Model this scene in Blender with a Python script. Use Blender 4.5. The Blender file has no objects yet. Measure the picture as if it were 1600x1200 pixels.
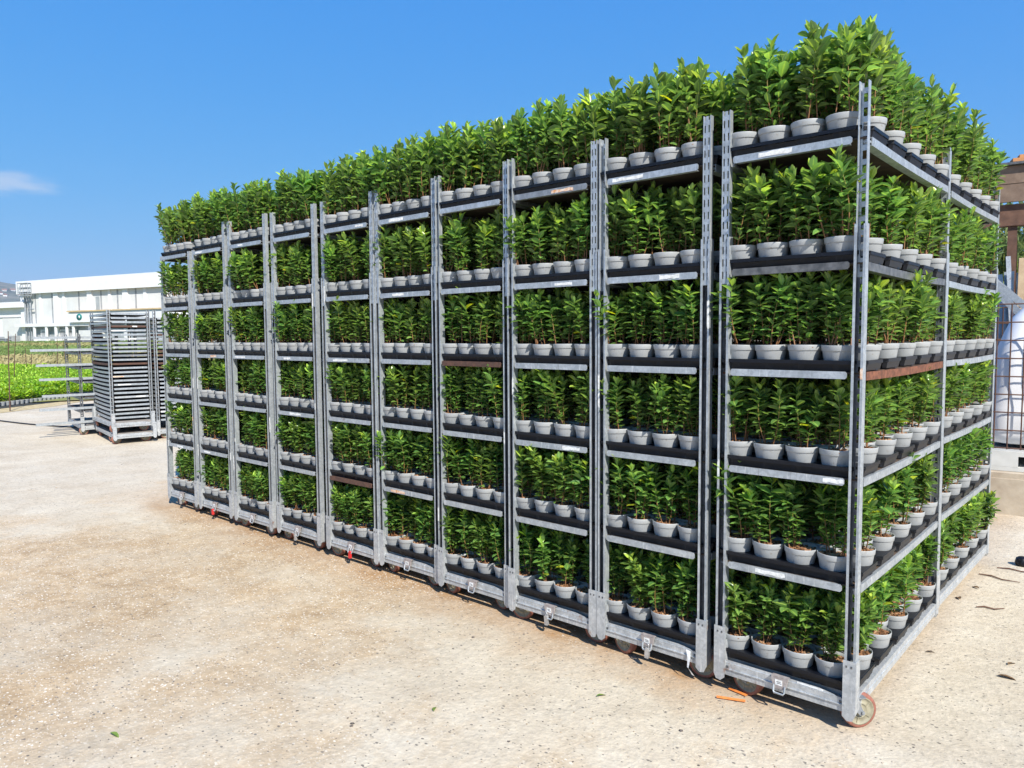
import bpy, math, random
from math import sin, cos, pi, radians as R
from mathutils import Vector, Matrix, noise as mnoise
random.seed(7)
SC = bpy.context.scene
COL = SC.collection

# ------------------------------------------------------------------ helpers
class MB:
    """collects boxes, tubes, lathes and sheets; build() links them as ONE mesh object"""
    def __init__(s):
        s.v = []; s.f = []; s.mi = []; s.sm = []; s.cur = 0
    def add(s, vs, fs, smooth=False):
        o = len(s.v); s.v += [tuple(p) for p in vs]
        for f in fs:
            s.f.append(tuple(i + o for i in f)); s.mi.append(s.cur); s.sm.append(smooth)
    def box(s, x0, x1, y0, y1, z0, z1, M=None):
        vs = [Vector((x, y, z)) for z in (z0, z1) for y in (y0, y1) for x in (x0, x1)]
        if M is not None: vs = [M @ p for p in vs]
        s.add(vs, [(0, 2, 3, 1), (4, 5, 7, 6), (0, 1, 5, 4), (2, 6, 7, 3), (0, 4, 6, 2), (1, 3, 7, 5)])
    def prism(s, pts, a, b, axis='y', M=None):
        """polygon pts extruded from a to b along an axis (pts are the two other coordinates in order)"""
        n = len(pts)
        def mk(p, t):
            q = {'x': (t, p[0], p[1]), 'y': (p[0], t, p[1]), 'z': (p[0], p[1], t)}[axis]
            return M @ Vector(q) if M is not None else Vector(q)
        vs = [mk(p, a) for p in pts] + [mk(p, b) for p in pts]
        s.add(vs, [tuple(range(n)), tuple(range(2 * n - 1, n - 1, -1))] +
              [(i, (i + 1) % n, n + (i + 1) % n, n + i) for i in range(n)])
    def lathe(s, prof, n=20, M=None, smooth=True, caps=(False, False)):
        vs = []; fs = []
        for r, z in prof:
            for k in range(n):
                p = Vector((r * cos(2 * pi * k / n), r * sin(2 * pi * k / n), z))
                vs.append(M @ p if M is not None else p)
        for j in range(len(prof) - 1):
            for k in range(n):
                k2 = (k + 1) % n
                fs.append((j * n + k, j * n + k2, (j + 1) * n + k2, (j + 1) * n + k))
        s.add(vs, fs, smooth)
        if caps[0]: s.add(vs[:n], [tuple(range(n - 1, -1, -1))])
        if caps[1]: s.add(vs[-n:], [tuple(range(n))])
    def tube(s, pts, r, n=8, smooth=True, rs=None):
        pts = [Vector(p) for p in pts]; vs = []; fs = []
        up = Vector((0, 0, 1))
        for i, p in enumerate(pts):
            t = (pts[min(i + 1, len(pts) - 1)] - pts[max(i - 1, 0)]).normalized()
            a = t.cross(up)
            if a.length < 1e-3: a = t.cross(Vector((1, 0, 0)))
            a.normalize(); b = t.cross(a)
            rr = rs[i] if rs else r
            for k in range(n):
                vs.append(p + a * rr * cos(2 * pi * k / n) + b * rr * sin(2 * pi * k / n))
        for i in range(len(pts) - 1):
            for k in range(n):
                k2 = (k + 1) % n
                fs.append((i * n + k, i * n + k2, (i + 1) * n + k2, (i + 1) * n + k))
        fs2 = [tuple(range(n - 1, -1, -1)), tuple(range(len(vs) - n, len(vs)))]
        s.add(vs, fs, smooth); s.add(vs, fs2)
    def mesh(s, name, mats):
        me = bpy.data.meshes.new(name)
        me.from_pydata(s.v, [], s.f)
        mats = mats if isinstance(mats, (list, tuple)) else [mats]
        for m in mats: me.materials.append(m)
        me.polygons.foreach_set('material_index', s.mi)
        me.polygons.foreach_set('use_smooth', s.sm)
        me.update(); return me
    def build(s, name, mats, parent=None, **kw):
        return link(name, s.mesh(name, mats), parent, **kw)

def link(name, me, parent=None, loc=(0, 0, 0), rz=0.0, scale=None, rot=None):
    o = bpy.data.objects.new(name, me); COL.objects.link(o)
    o.location = loc; o.rotation_euler = rot if rot else (0, 0, rz)
    if scale is not None: o.scale = (scale,) * 3 if not hasattr(scale, '__len__') else scale
    if parent: o.parent = parent
    return o
def tag(o, label=None, cat=None, group=None, kind=None):
    if label: o['label'] = label
    if cat: o['category'] = cat
    if group: o['group'] = group
    if kind: o['kind'] = kind
    return o
def empty(name, loc=(0, 0, 0), rz=0.0):
    o = bpy.data.objects.new(name, None); COL.objects.link(o)
    o.location = loc; o.rotation_euler = (0, 0, rz); o.empty_display_size = .1
    return o
def copy_tree(o, parent=None):
    c = o.copy(); COL.objects.link(c); c.parent = parent
    for ch in list(KIDS.get(o.name, [])) or [x for x in o.children]:
        copy_tree(ch, c)
    return c
KIDS = {}

# ------------------------------------------------------------------ materials
class NT:
    def __init__(s, name):
        s.m = bpy.data.materials.new(name); s.m.use_nodes = True
        s.t = s.m.node_tree; s.n = s.t.nodes; s.b = s.n['Principled BSDF']; s.out = s.n['Material Output']
    def new(s, t, **kw):
        n = s.n.new(t)
        for k, v in kw.items():
            if k.startswith('_'): n.inputs[int(k[1:])].default_value = v
            else:
                try: setattr(n, k, v)
                except Exception: n.inputs[k].default_value = v
        return n
    def l(s, a, b): s.t.links.new(a, b)
    def coord(s, which='Object', rnd=True):
        tc = s.new('ShaderNodeTexCoord')
        if not rnd: return tc.outputs[which]
        oi = s.new('ShaderNodeObjectInfo')
        mu = s.new('ShaderNodeVectorMath', operation='ADD')
        sc = s.new('ShaderNodeMath', operation='MULTIPLY'); sc.inputs[1].default_value = 37.
        s.l(oi.outputs['Random'], sc.inputs[0])
        s.l(tc.outputs[which], mu.inputs[0]); s.l(sc.outputs[0], mu.inputs[1])
        return mu.outputs[0]
    def noise(s, vec, scale, detail=4, rough=.55):
        n = s.new('ShaderNodeTexNoise'); n.inputs['Scale'].default_value = scale
        n.inputs['Detail'].default_value = detail; n.inputs['Roughness'].default_value = rough
        if vec is not None: s.l(vec, n.inputs['Vector'])
        return n.outputs['Fac']
    def ramp(s, fac, stops):
        n = s.new('ShaderNodeValToRGB'); e = n.color_ramp.elements
        while len(e) < len(stops): e.new(.5)
        for i, (p, c) in enumerate(stops):
            e[i].position = p; e[i].color = (c if hasattr(c, '__len__') else (c, c, c)) + ((1,) if hasattr(c, '__len__') else ()) if hasattr(c, '__len__') else (c, c, c, 1)
        s.l(fac, n.inputs[0]); return n.outputs[0]
    def mix(s, fac, a, b, mode='MIX'):
        n = s.new('ShaderNodeMix', data_type='RGBA', blend_type=mode)
        for sock, v in ((n.inputs[0], fac), (n.inputs[6], a), (n.inputs[7], b)):
            if hasattr(v, 'links'): s.l(v, sock)
            elif hasattr(v, '__len__'): sock.default_value = tuple(v) + (1,)
            else: sock.default_value = v
        return n.outputs[2]
    def bump(s, h, strength=.3, dist=.01, nrm=None):
        n = s.new('ShaderNodeBump'); n.inputs['Strength'].default_value = strength
        n.inputs['Distance'].default_value = dist; s.l(h, n.inputs['Height'])
        if nrm is not None: s.l(nrm, n.inputs['Normal'])
        s.l(n.outputs[0], s.b.inputs['Normal']); return n.outputs[0]
    def col(s, v):
        if hasattr(v, 'links'): s.l(v, s.b.inputs['Base Color'])
        else: s.b.inputs['Base Color'].default_value = tuple(v) + (1,)
        return s
    def set(s, rough=.5, metal=0., spec=.5):
        s.b.inputs['Roughness'].default_value = rough; s.b.inputs['Metallic'].default_value = metal
        s.b.inputs['Specular IOR Level'].default_value = spec; return s

def simple(name, a, b=None, scale=20, rough=.6, metal=0, bump=0, spec=.4, bd=.003):
    t = NT(name); c = t.coord(); f = t.noise(c, scale, 5)
    b = b or tuple(x * .75 for x in a)
    t.col(t.ramp(f, [(.35, b), (.65, a)])); t.set(rough, metal, spec)
    if bump: t.bump(f, bump, bd)
    return t.m

def galv(name, lo, hi, metal=.45, rust=.0):
    t = NT(name); c = t.coord()
    f = t.noise(c, 14, 6, .7)
    vo = t.new('ShaderNodeTexVoronoi'); vo.inputs['Scale'].default_value = 90; t.l(c, vo.inputs['Vector'])
    spang = t.new('ShaderNodeSeparateColor'); t.l(vo.outputs['Color'], spang.inputs[0])
    base = t.ramp(f, [(.3, lo), (.68, hi)])
    base = t.mix(.22, base, t.ramp(spang.outputs[0], [(0, .25), (1, .8)]), 'OVERLAY')
    # long vertical scuffs
    mp = t.new('ShaderNodeMapping'); mp.inputs['Scale'].default_value = (60, 60, 6); t.l(c, mp.inputs[0])
    g = t.noise(mp.outputs[0], 1.3, 3)
    base = t.mix(t.ramp(g, [(.60, 0.), (.72, .5)]), base, (.78, .78, .76))
    base = t.mix(t.ramp(g, [(.25, .55), (.36, 0.)]), base, (.2, .2, .2))
    r = t.noise(c, 5.5, 6, .75)
    base = t.mix(t.ramp(r, [(.66 - rust, 0.), (.74 - rust, .8)]), base, (.23, .095, .04))
    t.col(base); t.set(.48, metal, .5)
    t.l(t.ramp(f, [(.3, .55), (.7, .36)]), t.b.inputs['Roughness'])
    t.bump(f, .12, .002)
    return t.m

M = {}
M['galv'] = galv('galvanised_steel', (.29, .32, .34), (.48, .51, .53), .5)
M['galv_shade'] = galv('shade_dark_steel', (.10, .11, .125), (.19, .20, .22), .6, .02)  # darker copy of the galvanised steel; shade inside the posts put into colour
M['galv_worn'] = galv('weathered_galvanised_steel', (.33, .35, .36), (.52, .535, .54), .4, .04)
M['galv_dull'] = galv('dull_galvanised_steel', (.17, .185, .20), (.29, .305, .32), .4, .04)
M['rust'] = simple('rusty_steel', (.22, .085, .045), (.10, .04, .022), 40, .8, 0, .4)
M['rustdark'] = simple('dark_rusty_steel', (.12, .06, .04), (.07, .04, .03), 40, .7, .1, .3)
M['darksteel'] = simple('dark_painted_steel', (.06, .063, .066), (.16, .16, .16), 30, .4, .2, .1)
M['ply'] = simple('weathered_plywood', (.10, .068, .045), (.05, .036, .028), 18, .8, 0, .3)
M['deckgrey'] = simple('grey_deck_board', (.30, .27, .24), (.2, .18, .16), 14, .8, 0, .3)
M['black'] = simple('black_plastic', (.005, .006, .010), (.003, .004, .007), 60, .42, 0, .05, .3)
M['hole'] = simple('dark_recess', (.006, .006, .007), None, 60, .8)
M['tyre'] = simple('brown_red_tyre', (.30, .115, .08), (.20, .085, .06), 50, .65, 0, .2)
M['rim'] = simple('beige_wheel_disc', (.31, .285, .20), (.20, .18, .125), 30, .6, 0, .1)
M['sticker'] = simple('paper_label_remnant', (.80, .80, .78), (.55, .55, .52), 60, .8)
M['orange_label'] = simple('orange_label_remnant', (.55, .24, .08), (.7, .6, .5), 60, .8)
M['redplastic'] = simple('red_plastic', (.62, .03, .03), (.45, .02, .02), 30, .45)
M['silver'] = simple('silver_lock_steel', (.55, .55, .55), (.4, .4, .4), 60, .35, .6)
M['plate'] = simple('grey_brown_pressed_plate', (.42, .38, .36), (.30, .26, .25), 60, .5, .3, .15)

t = NT('pale_grey_pot_plastic'); c = t.coord()
f = t.noise(c, 9, 4); d = t.noise(c, 55, 5, .7)
b = t.ramp(f, [(.3, (.31, .322, .322)), (.7, (.345, .355, .355))])
b = t.mix(t.ramp(d, [(.58, 0.), (.72, .6)]), b, (.20, .16, .12))
oi = t.new('ShaderNodeObjectInfo')
b = t.mix(.12, b, t.ramp(oi.outputs['Random'], [(0, .25), (1, .75)]), 'OVERLAY')
t.col(b).set(.42, 0, .45); M['pot'] = t.m

t = NT('bark_soil'); c = t.coord(); f = t.noise(c, 70, 5, .7)
t.col(t.ramp(f, [(.3, (.035, .018, .01)), (.55, (.12, .06, .03)), (.75, (.30, .17, .09))])).set(.9, 0, .2); t.bump(f, .6, .006)
M['soil'] = t.m
t = NT('bark_chips'); c = t.coord(); f = t.noise(c, 30, 2)
t.col(t.ramp(f, [(.3, (.10, .045, .02)), (.5, (.26, .13, .065)), (.7, (.45, .28, .16))])).set(.8, 0, .2)
M['chips'] = t.m

def leafmat(name, dark, mid, young, rough=.34, trans=.30, yellow=(.36, .40, .04)):
    t = NT(name); at = t.new('ShaderNodeAttribute', attribute_name='leaf')
    sp = t.new('ShaderNodeSeparateColor'); t.l(at.outputs['Color'], sp.inputs[0])
    oi = t.new('ShaderNodeObjectInfo')
    b = t.ramp(sp.outputs[0], [(.0, dark), (.55, mid), (.92, young), (1., yellow)])
    hs = t.new('ShaderNodeHueSaturation'); t.l(b, hs.inputs['Color'])
    v = t.new('ShaderNodeMapRange'); v.inputs[3].default_value = .55; v.inputs[4].default_value = 1.5
    t.l(sp.outputs[2], v.inputs[0]); t.l(v.outputs[0], hs.inputs['Value'])
    h = t.new('ShaderNodeMapRange'); h.inputs[3].default_value = .485; h.inputs[4].default_value = .515
    t.l(oi.outputs['Random'], h.inputs[0]); t.l(h.outputs[0], hs.inputs['Hue'])
    b = t.mix(t.ramp(sp.outputs[1], [(.75, 0.), (1., .45)]), hs.outputs[0], tuple(min(1, x * 1.5 + .02) for x in young))
    geo = t.new('ShaderNodeNewGeometry')
    b2 = t.mix(geo.outputs['Backfacing'], b, t.mix(.35, b, (.22, .30, .12)))
    t.col(b2).set(rough, 0, .5)
    tr = t.new('ShaderNodeBsdfTranslucent')
    hs2 = t.new('ShaderNodeHueSaturation'); hs2.inputs['Value'].default_value = 1.9; hs2.inputs['Saturation'].default_value = 1.1
    hs2.inputs['Hue'].default_value = .485
    t.l(b, hs2.inputs['Color']); t.l(hs2.outputs[0], tr.inputs['Color'])
    mx = t.new('ShaderNodeMixShader'); mx.inputs[0].default_value = trans
    t.l(t.b.outputs[0], mx.inputs[1]); t.l(tr.outputs[0], mx.inputs[2]); t.l(mx.outputs[0], t.out.inputs['Surface'])
    return t.m
M['leaf'] = leafmat('glossy_laurel_leaf', (.055, .122, .034), (.132, .258, .058), (.40, .54, .075), .24, .40)
M['crop'] = leafmat('bright_crop_leaf', (.17, .30, .02), (.27, .43, .03), (.36, .52, .05), .5, .38)
M['wildleaf'] = leafmat('dusty_shrub_leaf', (.06, .11, .035), (.12, .18, .055), (.24, .27, .10), .6, .25, (.30, .24, .10))
t = NT('stem_bark'); at = t.new('ShaderNodeAttribute', attribute_name='leaf')
sp = t.new('ShaderNodeSeparateColor'); t.l(at.outputs['Color'], sp.inputs[0])
t.col(t.ramp(sp.outputs[0], [(0, (.20, .085, .035)), (.45, (.26, .14, .045)), (1., (.16, .24, .04))])).set(.6); M['stem'] = t.m

# ------------------------------------------------------------------ plants
def leaf_geo(vs, fs, cs, base, dirv, nrm, L, Wd, age, rnd, droop=.25):
    dirv = dirv.normalized(); side = dirv.cross(nrm)
    if side.length < 1e-4: side = dirv.orthogonal()
    side.normalize(); nrm = side.cross(dirv).normalized()
    st = ((0., .10), (.2, .70), (.46, 1.), (.76, .80), (1., .10))
    o = len(vs)
    for tt, w in st:
        c = base + dirv * (L * tt) - nrm * (droop * L * tt * tt)
        for k in (-1, 0, 1):
            vs.append(c + side * (k * Wd * .5 * w) + nrm * (abs(k) * .22 * Wd * w))
            cs.append((age, 1. if k == 0 else 0., rnd, 1))
    for j in range(4):
        a = o + j * 3
        fs += [(a, a + 1, a + 4, a + 3), (a + 1, a + 2, a + 5, a + 4)]

def foliage_mesh(name, rng, nst, h, rad0, rad1, z0, Lr, wr, step, mats, tube_r=.0022, lean=.05, young=.72, spread=1.0):
    vs = []; fs = []; cs = []; mi = []
    for s in range(nst):
        a = rng.uniform(0, 2 * pi); r = rad0 * math.sqrt(rng.random())
        p0 = Vector((r * cos(a), r * sin(a), z0))
        a2 = a + rng.uniform(-.9, .9); r2 = r + rng.uniform(.2, 1.) * (rad1 - rad0)
        hh = h * rng.uniform(.74, 1.03)
        p1 = Vector((r2 * cos(a2), r2 * sin(a2), z0 + hh))
        wob = Vector((rng.uniform(-1, 1), rng.uniform(-1, 1), 0)) * lean * .35
        def P(t): return p0.lerp(p1, t) + wob * sin(pi * t)
        n = 5; ring = 4; o = len(vs)
        for i in range(n + 1):
            t = i / n; c = P(t); rr = tube_r * (1.25 - .85 * t)
            for k in range(ring):
                vs.append(c + Vector((cos(pi / 2 * k), sin(pi / 2 * k), 0)) * rr); cs.append((t, 0, 0, 1))
        for i in range(n):
            for k in range(ring):
                k2 = (k + 1) % ring
                fs.append((o + i * ring + k, o + i * ring + k2, o + (i + 1) * ring + k2, o + (i + 1) * ring + k)); mi.append(1)
        d = hh * rng.uniform(.05, .22); az = rng.uniform(0, 2 * pi)
        while d < hh:
            t = d / hh; c = P(t); az += 2.4 + rng.uniform(-.4, .4)
            el = rng.uniform(-.12, .72) + .45 * max(0, t - .65) / .35
            L = rng.uniform(*Lr) * (.62 + .6 * min(1, t * 1.5)) * (1. if t < .9 else .85); Wd = L * rng.uniform(*wr)
            dv = Vector((cos(az) * cos(el) * spread, sin(az) * cos(el) * spread, sin(el)))
            nr = Vector((-cos(az) * sin(el), -sin(az) * sin(el), cos(el))) + Vector((rng.uniform(-.5, .5), rng.uniform(-.5, .5), rng.uniform(-.3, .3)))
            age = rng.uniform(0, .45) + (max(0, t - young) / (1 - young)) * rng.uniform(.1, .62)
            if rng.random() < .004: age = 1.
            f0 = len(fs)
            leaf_geo(vs, fs, cs, c, dv, nr, L, Wd, min(1, age), rng.random(), rng.uniform(-.05, .28))
            mi += [0] * (len(fs) - f0)
            d += step * rng.uniform(.55, 1.35)
        for k in range(3):        # tip tuft
            az = rng.uniform(0, 2 * pi); el = rng.uniform(.8, 1.35)
            L = rng.uniform(*Lr) * rng.uniform(.7, 1.05)
            dv = Vector((cos(az) * cos(el), sin(az) * cos(el), sin(el)))
            nr = Vector((-cos(az) * sin(el), -sin(az) * sin(el), cos(el)))
            f0 = len(fs)
            leaf_geo(vs, fs, cs, P(1.), dv, nr, L, L * rng.uniform(*wr) * .9, min(.95, rng.uniform(.35, .95)), rng.random(), rng.uniform(-.1, .15))
            mi += [0] * (len(fs) - f0)
    me = bpy.data.meshes.new(name); me.from_pydata([tuple(v) for v in vs], [], fs)
    for m in mats: me.materials.append(m)
    me.polygons.foreach_set('material_index', mi)
    me.polygons.foreach_set('use_smooth', [True] * len(fs))
    ca = me.color_attributes.new('leaf', 'FLOAT_COLOR', 'POINT')
    ca.data.foreach_set('color', [x for c in cs for x in c])
    me.update(); return me

POT_H = .098; SOIL_Z = .086
NP = 18
rg = random.Random(11)
PLANT = [foliage_mesh('foliage', rg, rg.choice((6, 7, 7, 8, 9)), rg.uniform(.255, .28), .046, .082, SOIL_Z, (.034, .056), (.44, .60), .0080, [M['leaf'], M['stem']]) for i in range(NP)]

mb = MB()
mb.lathe([(.0, .003), (.043, .003), (.045, .0), (.0480, .006), (.0590, .0745), (.0594, .0755), (.0616, .0760), (.0622, .0772), (.0642, .0955), (.0640, .098), (.0622, .098), (.0595, .080), (.058, .076)], 24)
POT = mb.mesh('pot', M['pot'])
mb = MB(); rg = random.Random(5)
pr = []
n = 20
vs = [Vector((0, 0, SOIL_Z))]; fs = []
for j, r in enumerate((.02, .04, .0598)):
    for k in range(n):
        a = 2 * pi * k / n
        vs.append(Vector((r * cos(a), r * sin(a), SOIL_Z + rg.uniform(-.004, .003) - (.003 if j == 2 else 0))))
for k in range(n): fs.append((0, 1 + k, 1 + (k + 1) % n))
for j in range(2):
    for k in range(n):
        fs.append((1 + j * n + k, 1 + (j + 1) * n + k, 1 + (j + 1) * n + (k + 1) % n, 1 + j * n + (k + 1) % n))
mb.add(vs, fs, True)
mb.cur = 1
for i in range(70):
    a = rg.uniform(0, 2 * pi); r = .055 * math.sqrt(rg.random())
    Mx = Matrix.Translation((r * cos(a), r * sin(a), SOIL_Z + rg.uniform(0, .004))) @ Matrix.Rotation(rg.uniform(0, pi), 4, 'Z') @ Matrix.Rotation(rg.uniform(-.6, .6), 4, 'X') @ Matrix.Rotation(rg.uniform(-.6, .6), 4, 'Y')
    a, b2, c2 = rg.uniform(.004, .009), rg.uniform(.002, .004), rg.uniform(.001, .0025)
    mb.box(-a, a, -b2, b2, -c2, c2, Mx)
SOIL = mb.mesh('soil', [M['soil'], M['chips']])

# ------------------------------------------------------------------ tray (8 pots, staggered)
W_, D_ = .57, 1.35
GZ = .03                                    # the frame rides this much higher than its drawing
ROW1 = [-.222 + .132 * k for k in range(4)]
ROW2 = [-.174 + .132 * k for k in range(4)]
PITCH = .268; TY0 = .008
TZ = .044                                   # lip height over the shelf
def tray_mesh():
    mb = MB()
    x0, x1, y0, y1 = -.283, .283, .0, .262
    cells = [(x, .069) for x in ROW1] + [(x, .199) for x in ROW2]
    # top sheet with the small slots between the pots left open
    slots = [(x - .012, x + .012, .125, .143) for x in (-.156 + .132 * k for k in range(3))]
    slots += [(.252, x1, y0, .040), (x0, -.252, .222, y1)]
    xs = sorted({x0, x1} | {v for s in slots for v in s[:2]}); ys = sorted({y0, y1} | {v for s in slots for v in s[2:]})
    for i in range(len(xs) - 1):
        for j in range(len(ys) - 1):
            cx, cy = (xs[i] + xs[i + 1]) / 2, (ys[j] + ys[j + 1]) / 2
            if any(s[0] < cx < s[1] and s[2] < cy < s[3] for s in slots): continue
            mb.add([(xs[i], ys[j], TZ - .004), (xs[i + 1], ys[j], TZ - .004), (xs[i + 1], ys[j + 1], TZ - .004), (xs[i], ys[j + 1], TZ - .004)], [(0, 1, 2, 3)])
    # turned-down lip all round; the outline is notched where no pot reaches the edge
    out = [(x0 + .014, y0), (.236, y0), (.252, y0 + .012), (.254, .034), (.266, .046), (x1, .058), (x1, y1 - .014), (x1 - .014, y1), (-.236, y1), (-.252, y1 - .012), (-.254, .228), (-.266, .216), (x0, .204), (x0, y0 + .014)]
    m = len(out); e = .0045
    cxm, cym = 0, .131
    def inset(q):
        res = []
        for i in range(m):
            p, a_, b_ = Vector(out[i]), Vector(out[i - 1]), Vector(out[(i + 1) % m])
            d1 = (p - a_).normalized(); d2 = (b_ - p).normalized()
            n_ = Vector((-d1.y - d2.y, d1.x + d2.x)); n_.normalize(); res.append(p + n_ * q)
        return res
    inn = inset(e); inn2 = inset(.011)
    vs = [(x, y, TZ - .0145) for x, y in out] + [(x, y, TZ - .001) for x, y in out] + [(x, y, TZ) for x, y in inn] + [(x, y, TZ - .0036) for x, y in inn2]
    low = inset(.006); vs2 = [(x, y, TZ - .0146) for x, y in inset(.004)] + [(x, y, .004) for x, y in inset(.010)]
    fs = []
    for j in range(3):
        for i in range(m):
            i2 = (i + 1) % m; fs.append((j * m + i, j * m + i2, (j + 1) * m + i2, (j + 1) * m + i))
    mb.add(vs, fs)
    for i in range(m):                       # body walls only at the lobes of the long sides
        if i in (5, 4, 6, 12, 11, 13):
            i2 = (i + 1) % m; mb.add([vs2[i], vs2[i2], vs2[m + i2], vs2[m + i]], [(3, 2, 1, 0)])
    for (yy, sg) in ((y0 + .0115, 1), (y1 - .0115, -1)):      # body wall behind the front row of cells
        mb.add([(-.250, yy, TZ - .0146), (.250, yy, TZ - .0146), (.246, yy + .006 * sg, .002), (-.246, yy + .006 * sg, .002)], [(0, 1, 2, 3)[::sg]])
    # round cell cups with ribs under the lip
    for (cx, cy) in cells:
        prof = [(.0560, .001), (.0618, TZ - .012)]
        n = 28; vv = []
        for r, z in prof:
            for k in range(n):
                rr = r * (1.02 if k % 2 else .985)
                vv.append((max(x0 + .008, min(x1 - .008, cx + rr * cos(2 * pi * k / n))), max(y0 + .006, min(y1 - .006, cy + rr * sin(2 * pi * k / n))), z))
        mb.add(vv, [(k, (k + 1) % n, n + (k + 1) % n, n + k) for k in range(n)])
    return mb.mesh('tray', M['black'])
TRAY = tray_mesh()

# ------------------------------------------------------------------ trolley
SHELF_Z = [.531, .938, 1.338, 1.744, 2.195]
DECK = .122
def slotted_web(mb, xa, xb, y0, y1, z0, z1, cols, pitch=.0508, sl=.030):
    """plate with columns of slots; cols = list of (xc, width)"""
    edges = [xa]
    for xc, w in cols: edges += [xc - w / 2, xc + w / 2]
    edges.append(xb)
    for i in range(0, len(edges), 2): mb.box(edges[i], edges[i + 1], y0, y1, z0, z1)
    for xc, w in cols:
        z = z0
        while z < z1 - .001:
            zb = min(z + pitch - sl, z1); mb.box(xc - w / 2, xc + w / 2, y0 + .0004, y1 - .0004, z, zb); z += pitch
def post_mesh(sx, sy, z1=1.893):
    """open U channel; local origin is the post's centre line on the ground, opening to -y*sy"""
    mb = MB(); z0 = .10; h = .0205; t = .003
    f = (lambda a, b: (a, b)) if sy < 0 else (lambda a, b: (-b, -a))
    y0, y1 = f(0., .036)
    mb.box(-h, -h + t, y0, y1, z0, z1); mb.box(h - t, h, y0, y1, z0, z1)
    ya, yb = f(.031, .034); mb.cur = 1  # web and inner cheeks take the shade-darkened steel
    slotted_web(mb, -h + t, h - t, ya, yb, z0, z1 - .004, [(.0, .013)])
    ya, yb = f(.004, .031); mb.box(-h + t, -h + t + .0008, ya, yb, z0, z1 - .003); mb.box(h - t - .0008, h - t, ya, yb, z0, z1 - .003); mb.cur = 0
    ya, yb = f(0.0005, .003)                 # small inward lips at the mouth
    mb.box(-h + t, -h + t + .006, ya, yb, z0, z1 - .002); mb.box(h - t - .006, h - t, ya, yb, z0, z1 - .002)
    return mb.mesh('post', [M['galv'], M['galv_shade']])
def ext_mesh(sy, z1, recessed):
    mb = MB(); z0 = 1.70; h = .0168; t = .0025
    f = (lambda a, b: (a, b)) if sy < 0 else (lambda a, b: (-b, -a))
    y0, y1 = f(.0045, .0300)
    mb.box(-h, -h + t, y0, y1, z0, z1); mb.box(h - t, h, y0, y1, z0, z1)
    if recessed:
        ya, yb = f(.026, .0285); slotted_web(mb, -h + t, h - t, ya, yb, z0, z1 - .003, [(.001, .015)], .0508, .031)
    else:
        ya, yb = f(.0052, .0075); slotted_web(mb, -h + t, h - t, ya, yb, z0, z1 - .003, [(-.0088, .006), (.0088, .006)], .0508, .030)
    return mb.mesh('post_extension', M['galv'])
def base_mesh():
    mb = MB(); w = W_ / 2
    for sy in (0, 1):
        def Y(a, b): return (a, b) if sy == 0 else (D_ - b, D_ - a)
        xa, xb = -w + .042, w - .042
        y0, y1 = Y(.006, .010); mb.box(xa, xb, y0, y1, .054, .101)                 # face of the front beam
        y0, y1 = Y(.001, .006); mb.box(xa, xb, y0, y1, .0765, .0795)                 # pressed groove
        y0, y1 = Y(.006, .030); mb.box(xa, xb, y0, y1, .0505, .054)
        # upper flange that stops short and slopes down near the posts
        pts = [(xa + .004, .1012), (xb - .012, .1012), (xb - .095, .114), (xa + .004, .114)]
        y0, y1 = Y(.010, .013); mb.prism(pts, y0, y1, 'y')
        y0, y1 = Y(.006, .0098); mb.box(xa, xb - .012, y0, y1, .1014, .1042)
    for sx in (-1, 1):
        def X(a, b): return (a, b) if sx > 0 else (-b, -a)
        x0, x1 = X(w - .006, w - .002); mb.box(x0, x1, .044, D_ - .044, .060, .114)
        x0, x1 = X(w - .034, w - .006); mb.box(x0, x1, .044, D_ - .044, .1105, .114)
        x0, x1 = X(w - .002, w + .001); mb.box(x0, x1, .044, D_ - .044, .086, .089)
        x0, x1 = X(w - .034, w - .006); mb.box(x0, x1, .044, D_ - .044, .060, .064)
        for sy in (0, 1):                      # sockets that hold the posts
            def Y(a, b): return (a, b) if sy == 0 else (D_ - b, D_ - a)
            x0, x1 = X(w - .046, w + .0015); y0, y1 = Y(-.0045, -.0012)
            pts = [(x0 + .006 * (sx < 0) , .036), (x1 - .006 * (sx > 0), .036), (x1, .05), (x1, .258), (x0, .258), (x0, .05)]
            if sx > 0: pts = [(x0, .040), (x0 + .018, .024), (x1 - .010, .028), (x1, .05), (x1, .258), (x0, .258)]
            else: pts = [(x0, .05), (x0 + .010, .028), (x1 - .018, .024), (x1, .040), (x1, .258), (x0, .258)]
            mb.prism(pts, y0, y1, 'y')
            xo = (w - .0015, w + .0015) if sx > 0 else (-w - .0015, -w + .0015)
            y0, y1 = Y(-.001, .044); mb.prism([(y0, .05), (y1, .062), (y1, .258), (y0, .258)] if sy == 0 else [(y0, .062), (y1, .05), (y1, .258), (y0, .258)], xo[0], xo[1], 'x')
            x0, x1 = X(w - .044, w - .002); y0, y1 = Y(.0, .042); mb.box(x0, x1, y0, y1, .050, .0995)
            x0, x1 = X(w - .0475, w - .0445); y0, y1 = Y(0.0, .042); mb.box(x0, x1, y0, y1, .055, .2)
            mb.cur = 1                         # bolt and stamped rivets
            bx = X(w - .060, w - .051); y0, y1 = Y(.0035, .0062); mb.box(bx[0], bx[1], y0, y1, .083, .0925)
            for q in (.012, .030):
                bx = X(w - q - .006, w - q); y0, y1 = Y(-.0062, -.0046); mb.box(bx[0], bx[1], y0, y1, .232, .240)
            mb.cur = 0
    return mb.mesh('base_frame', [M['galv_worn'], M['darksteel']])
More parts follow.
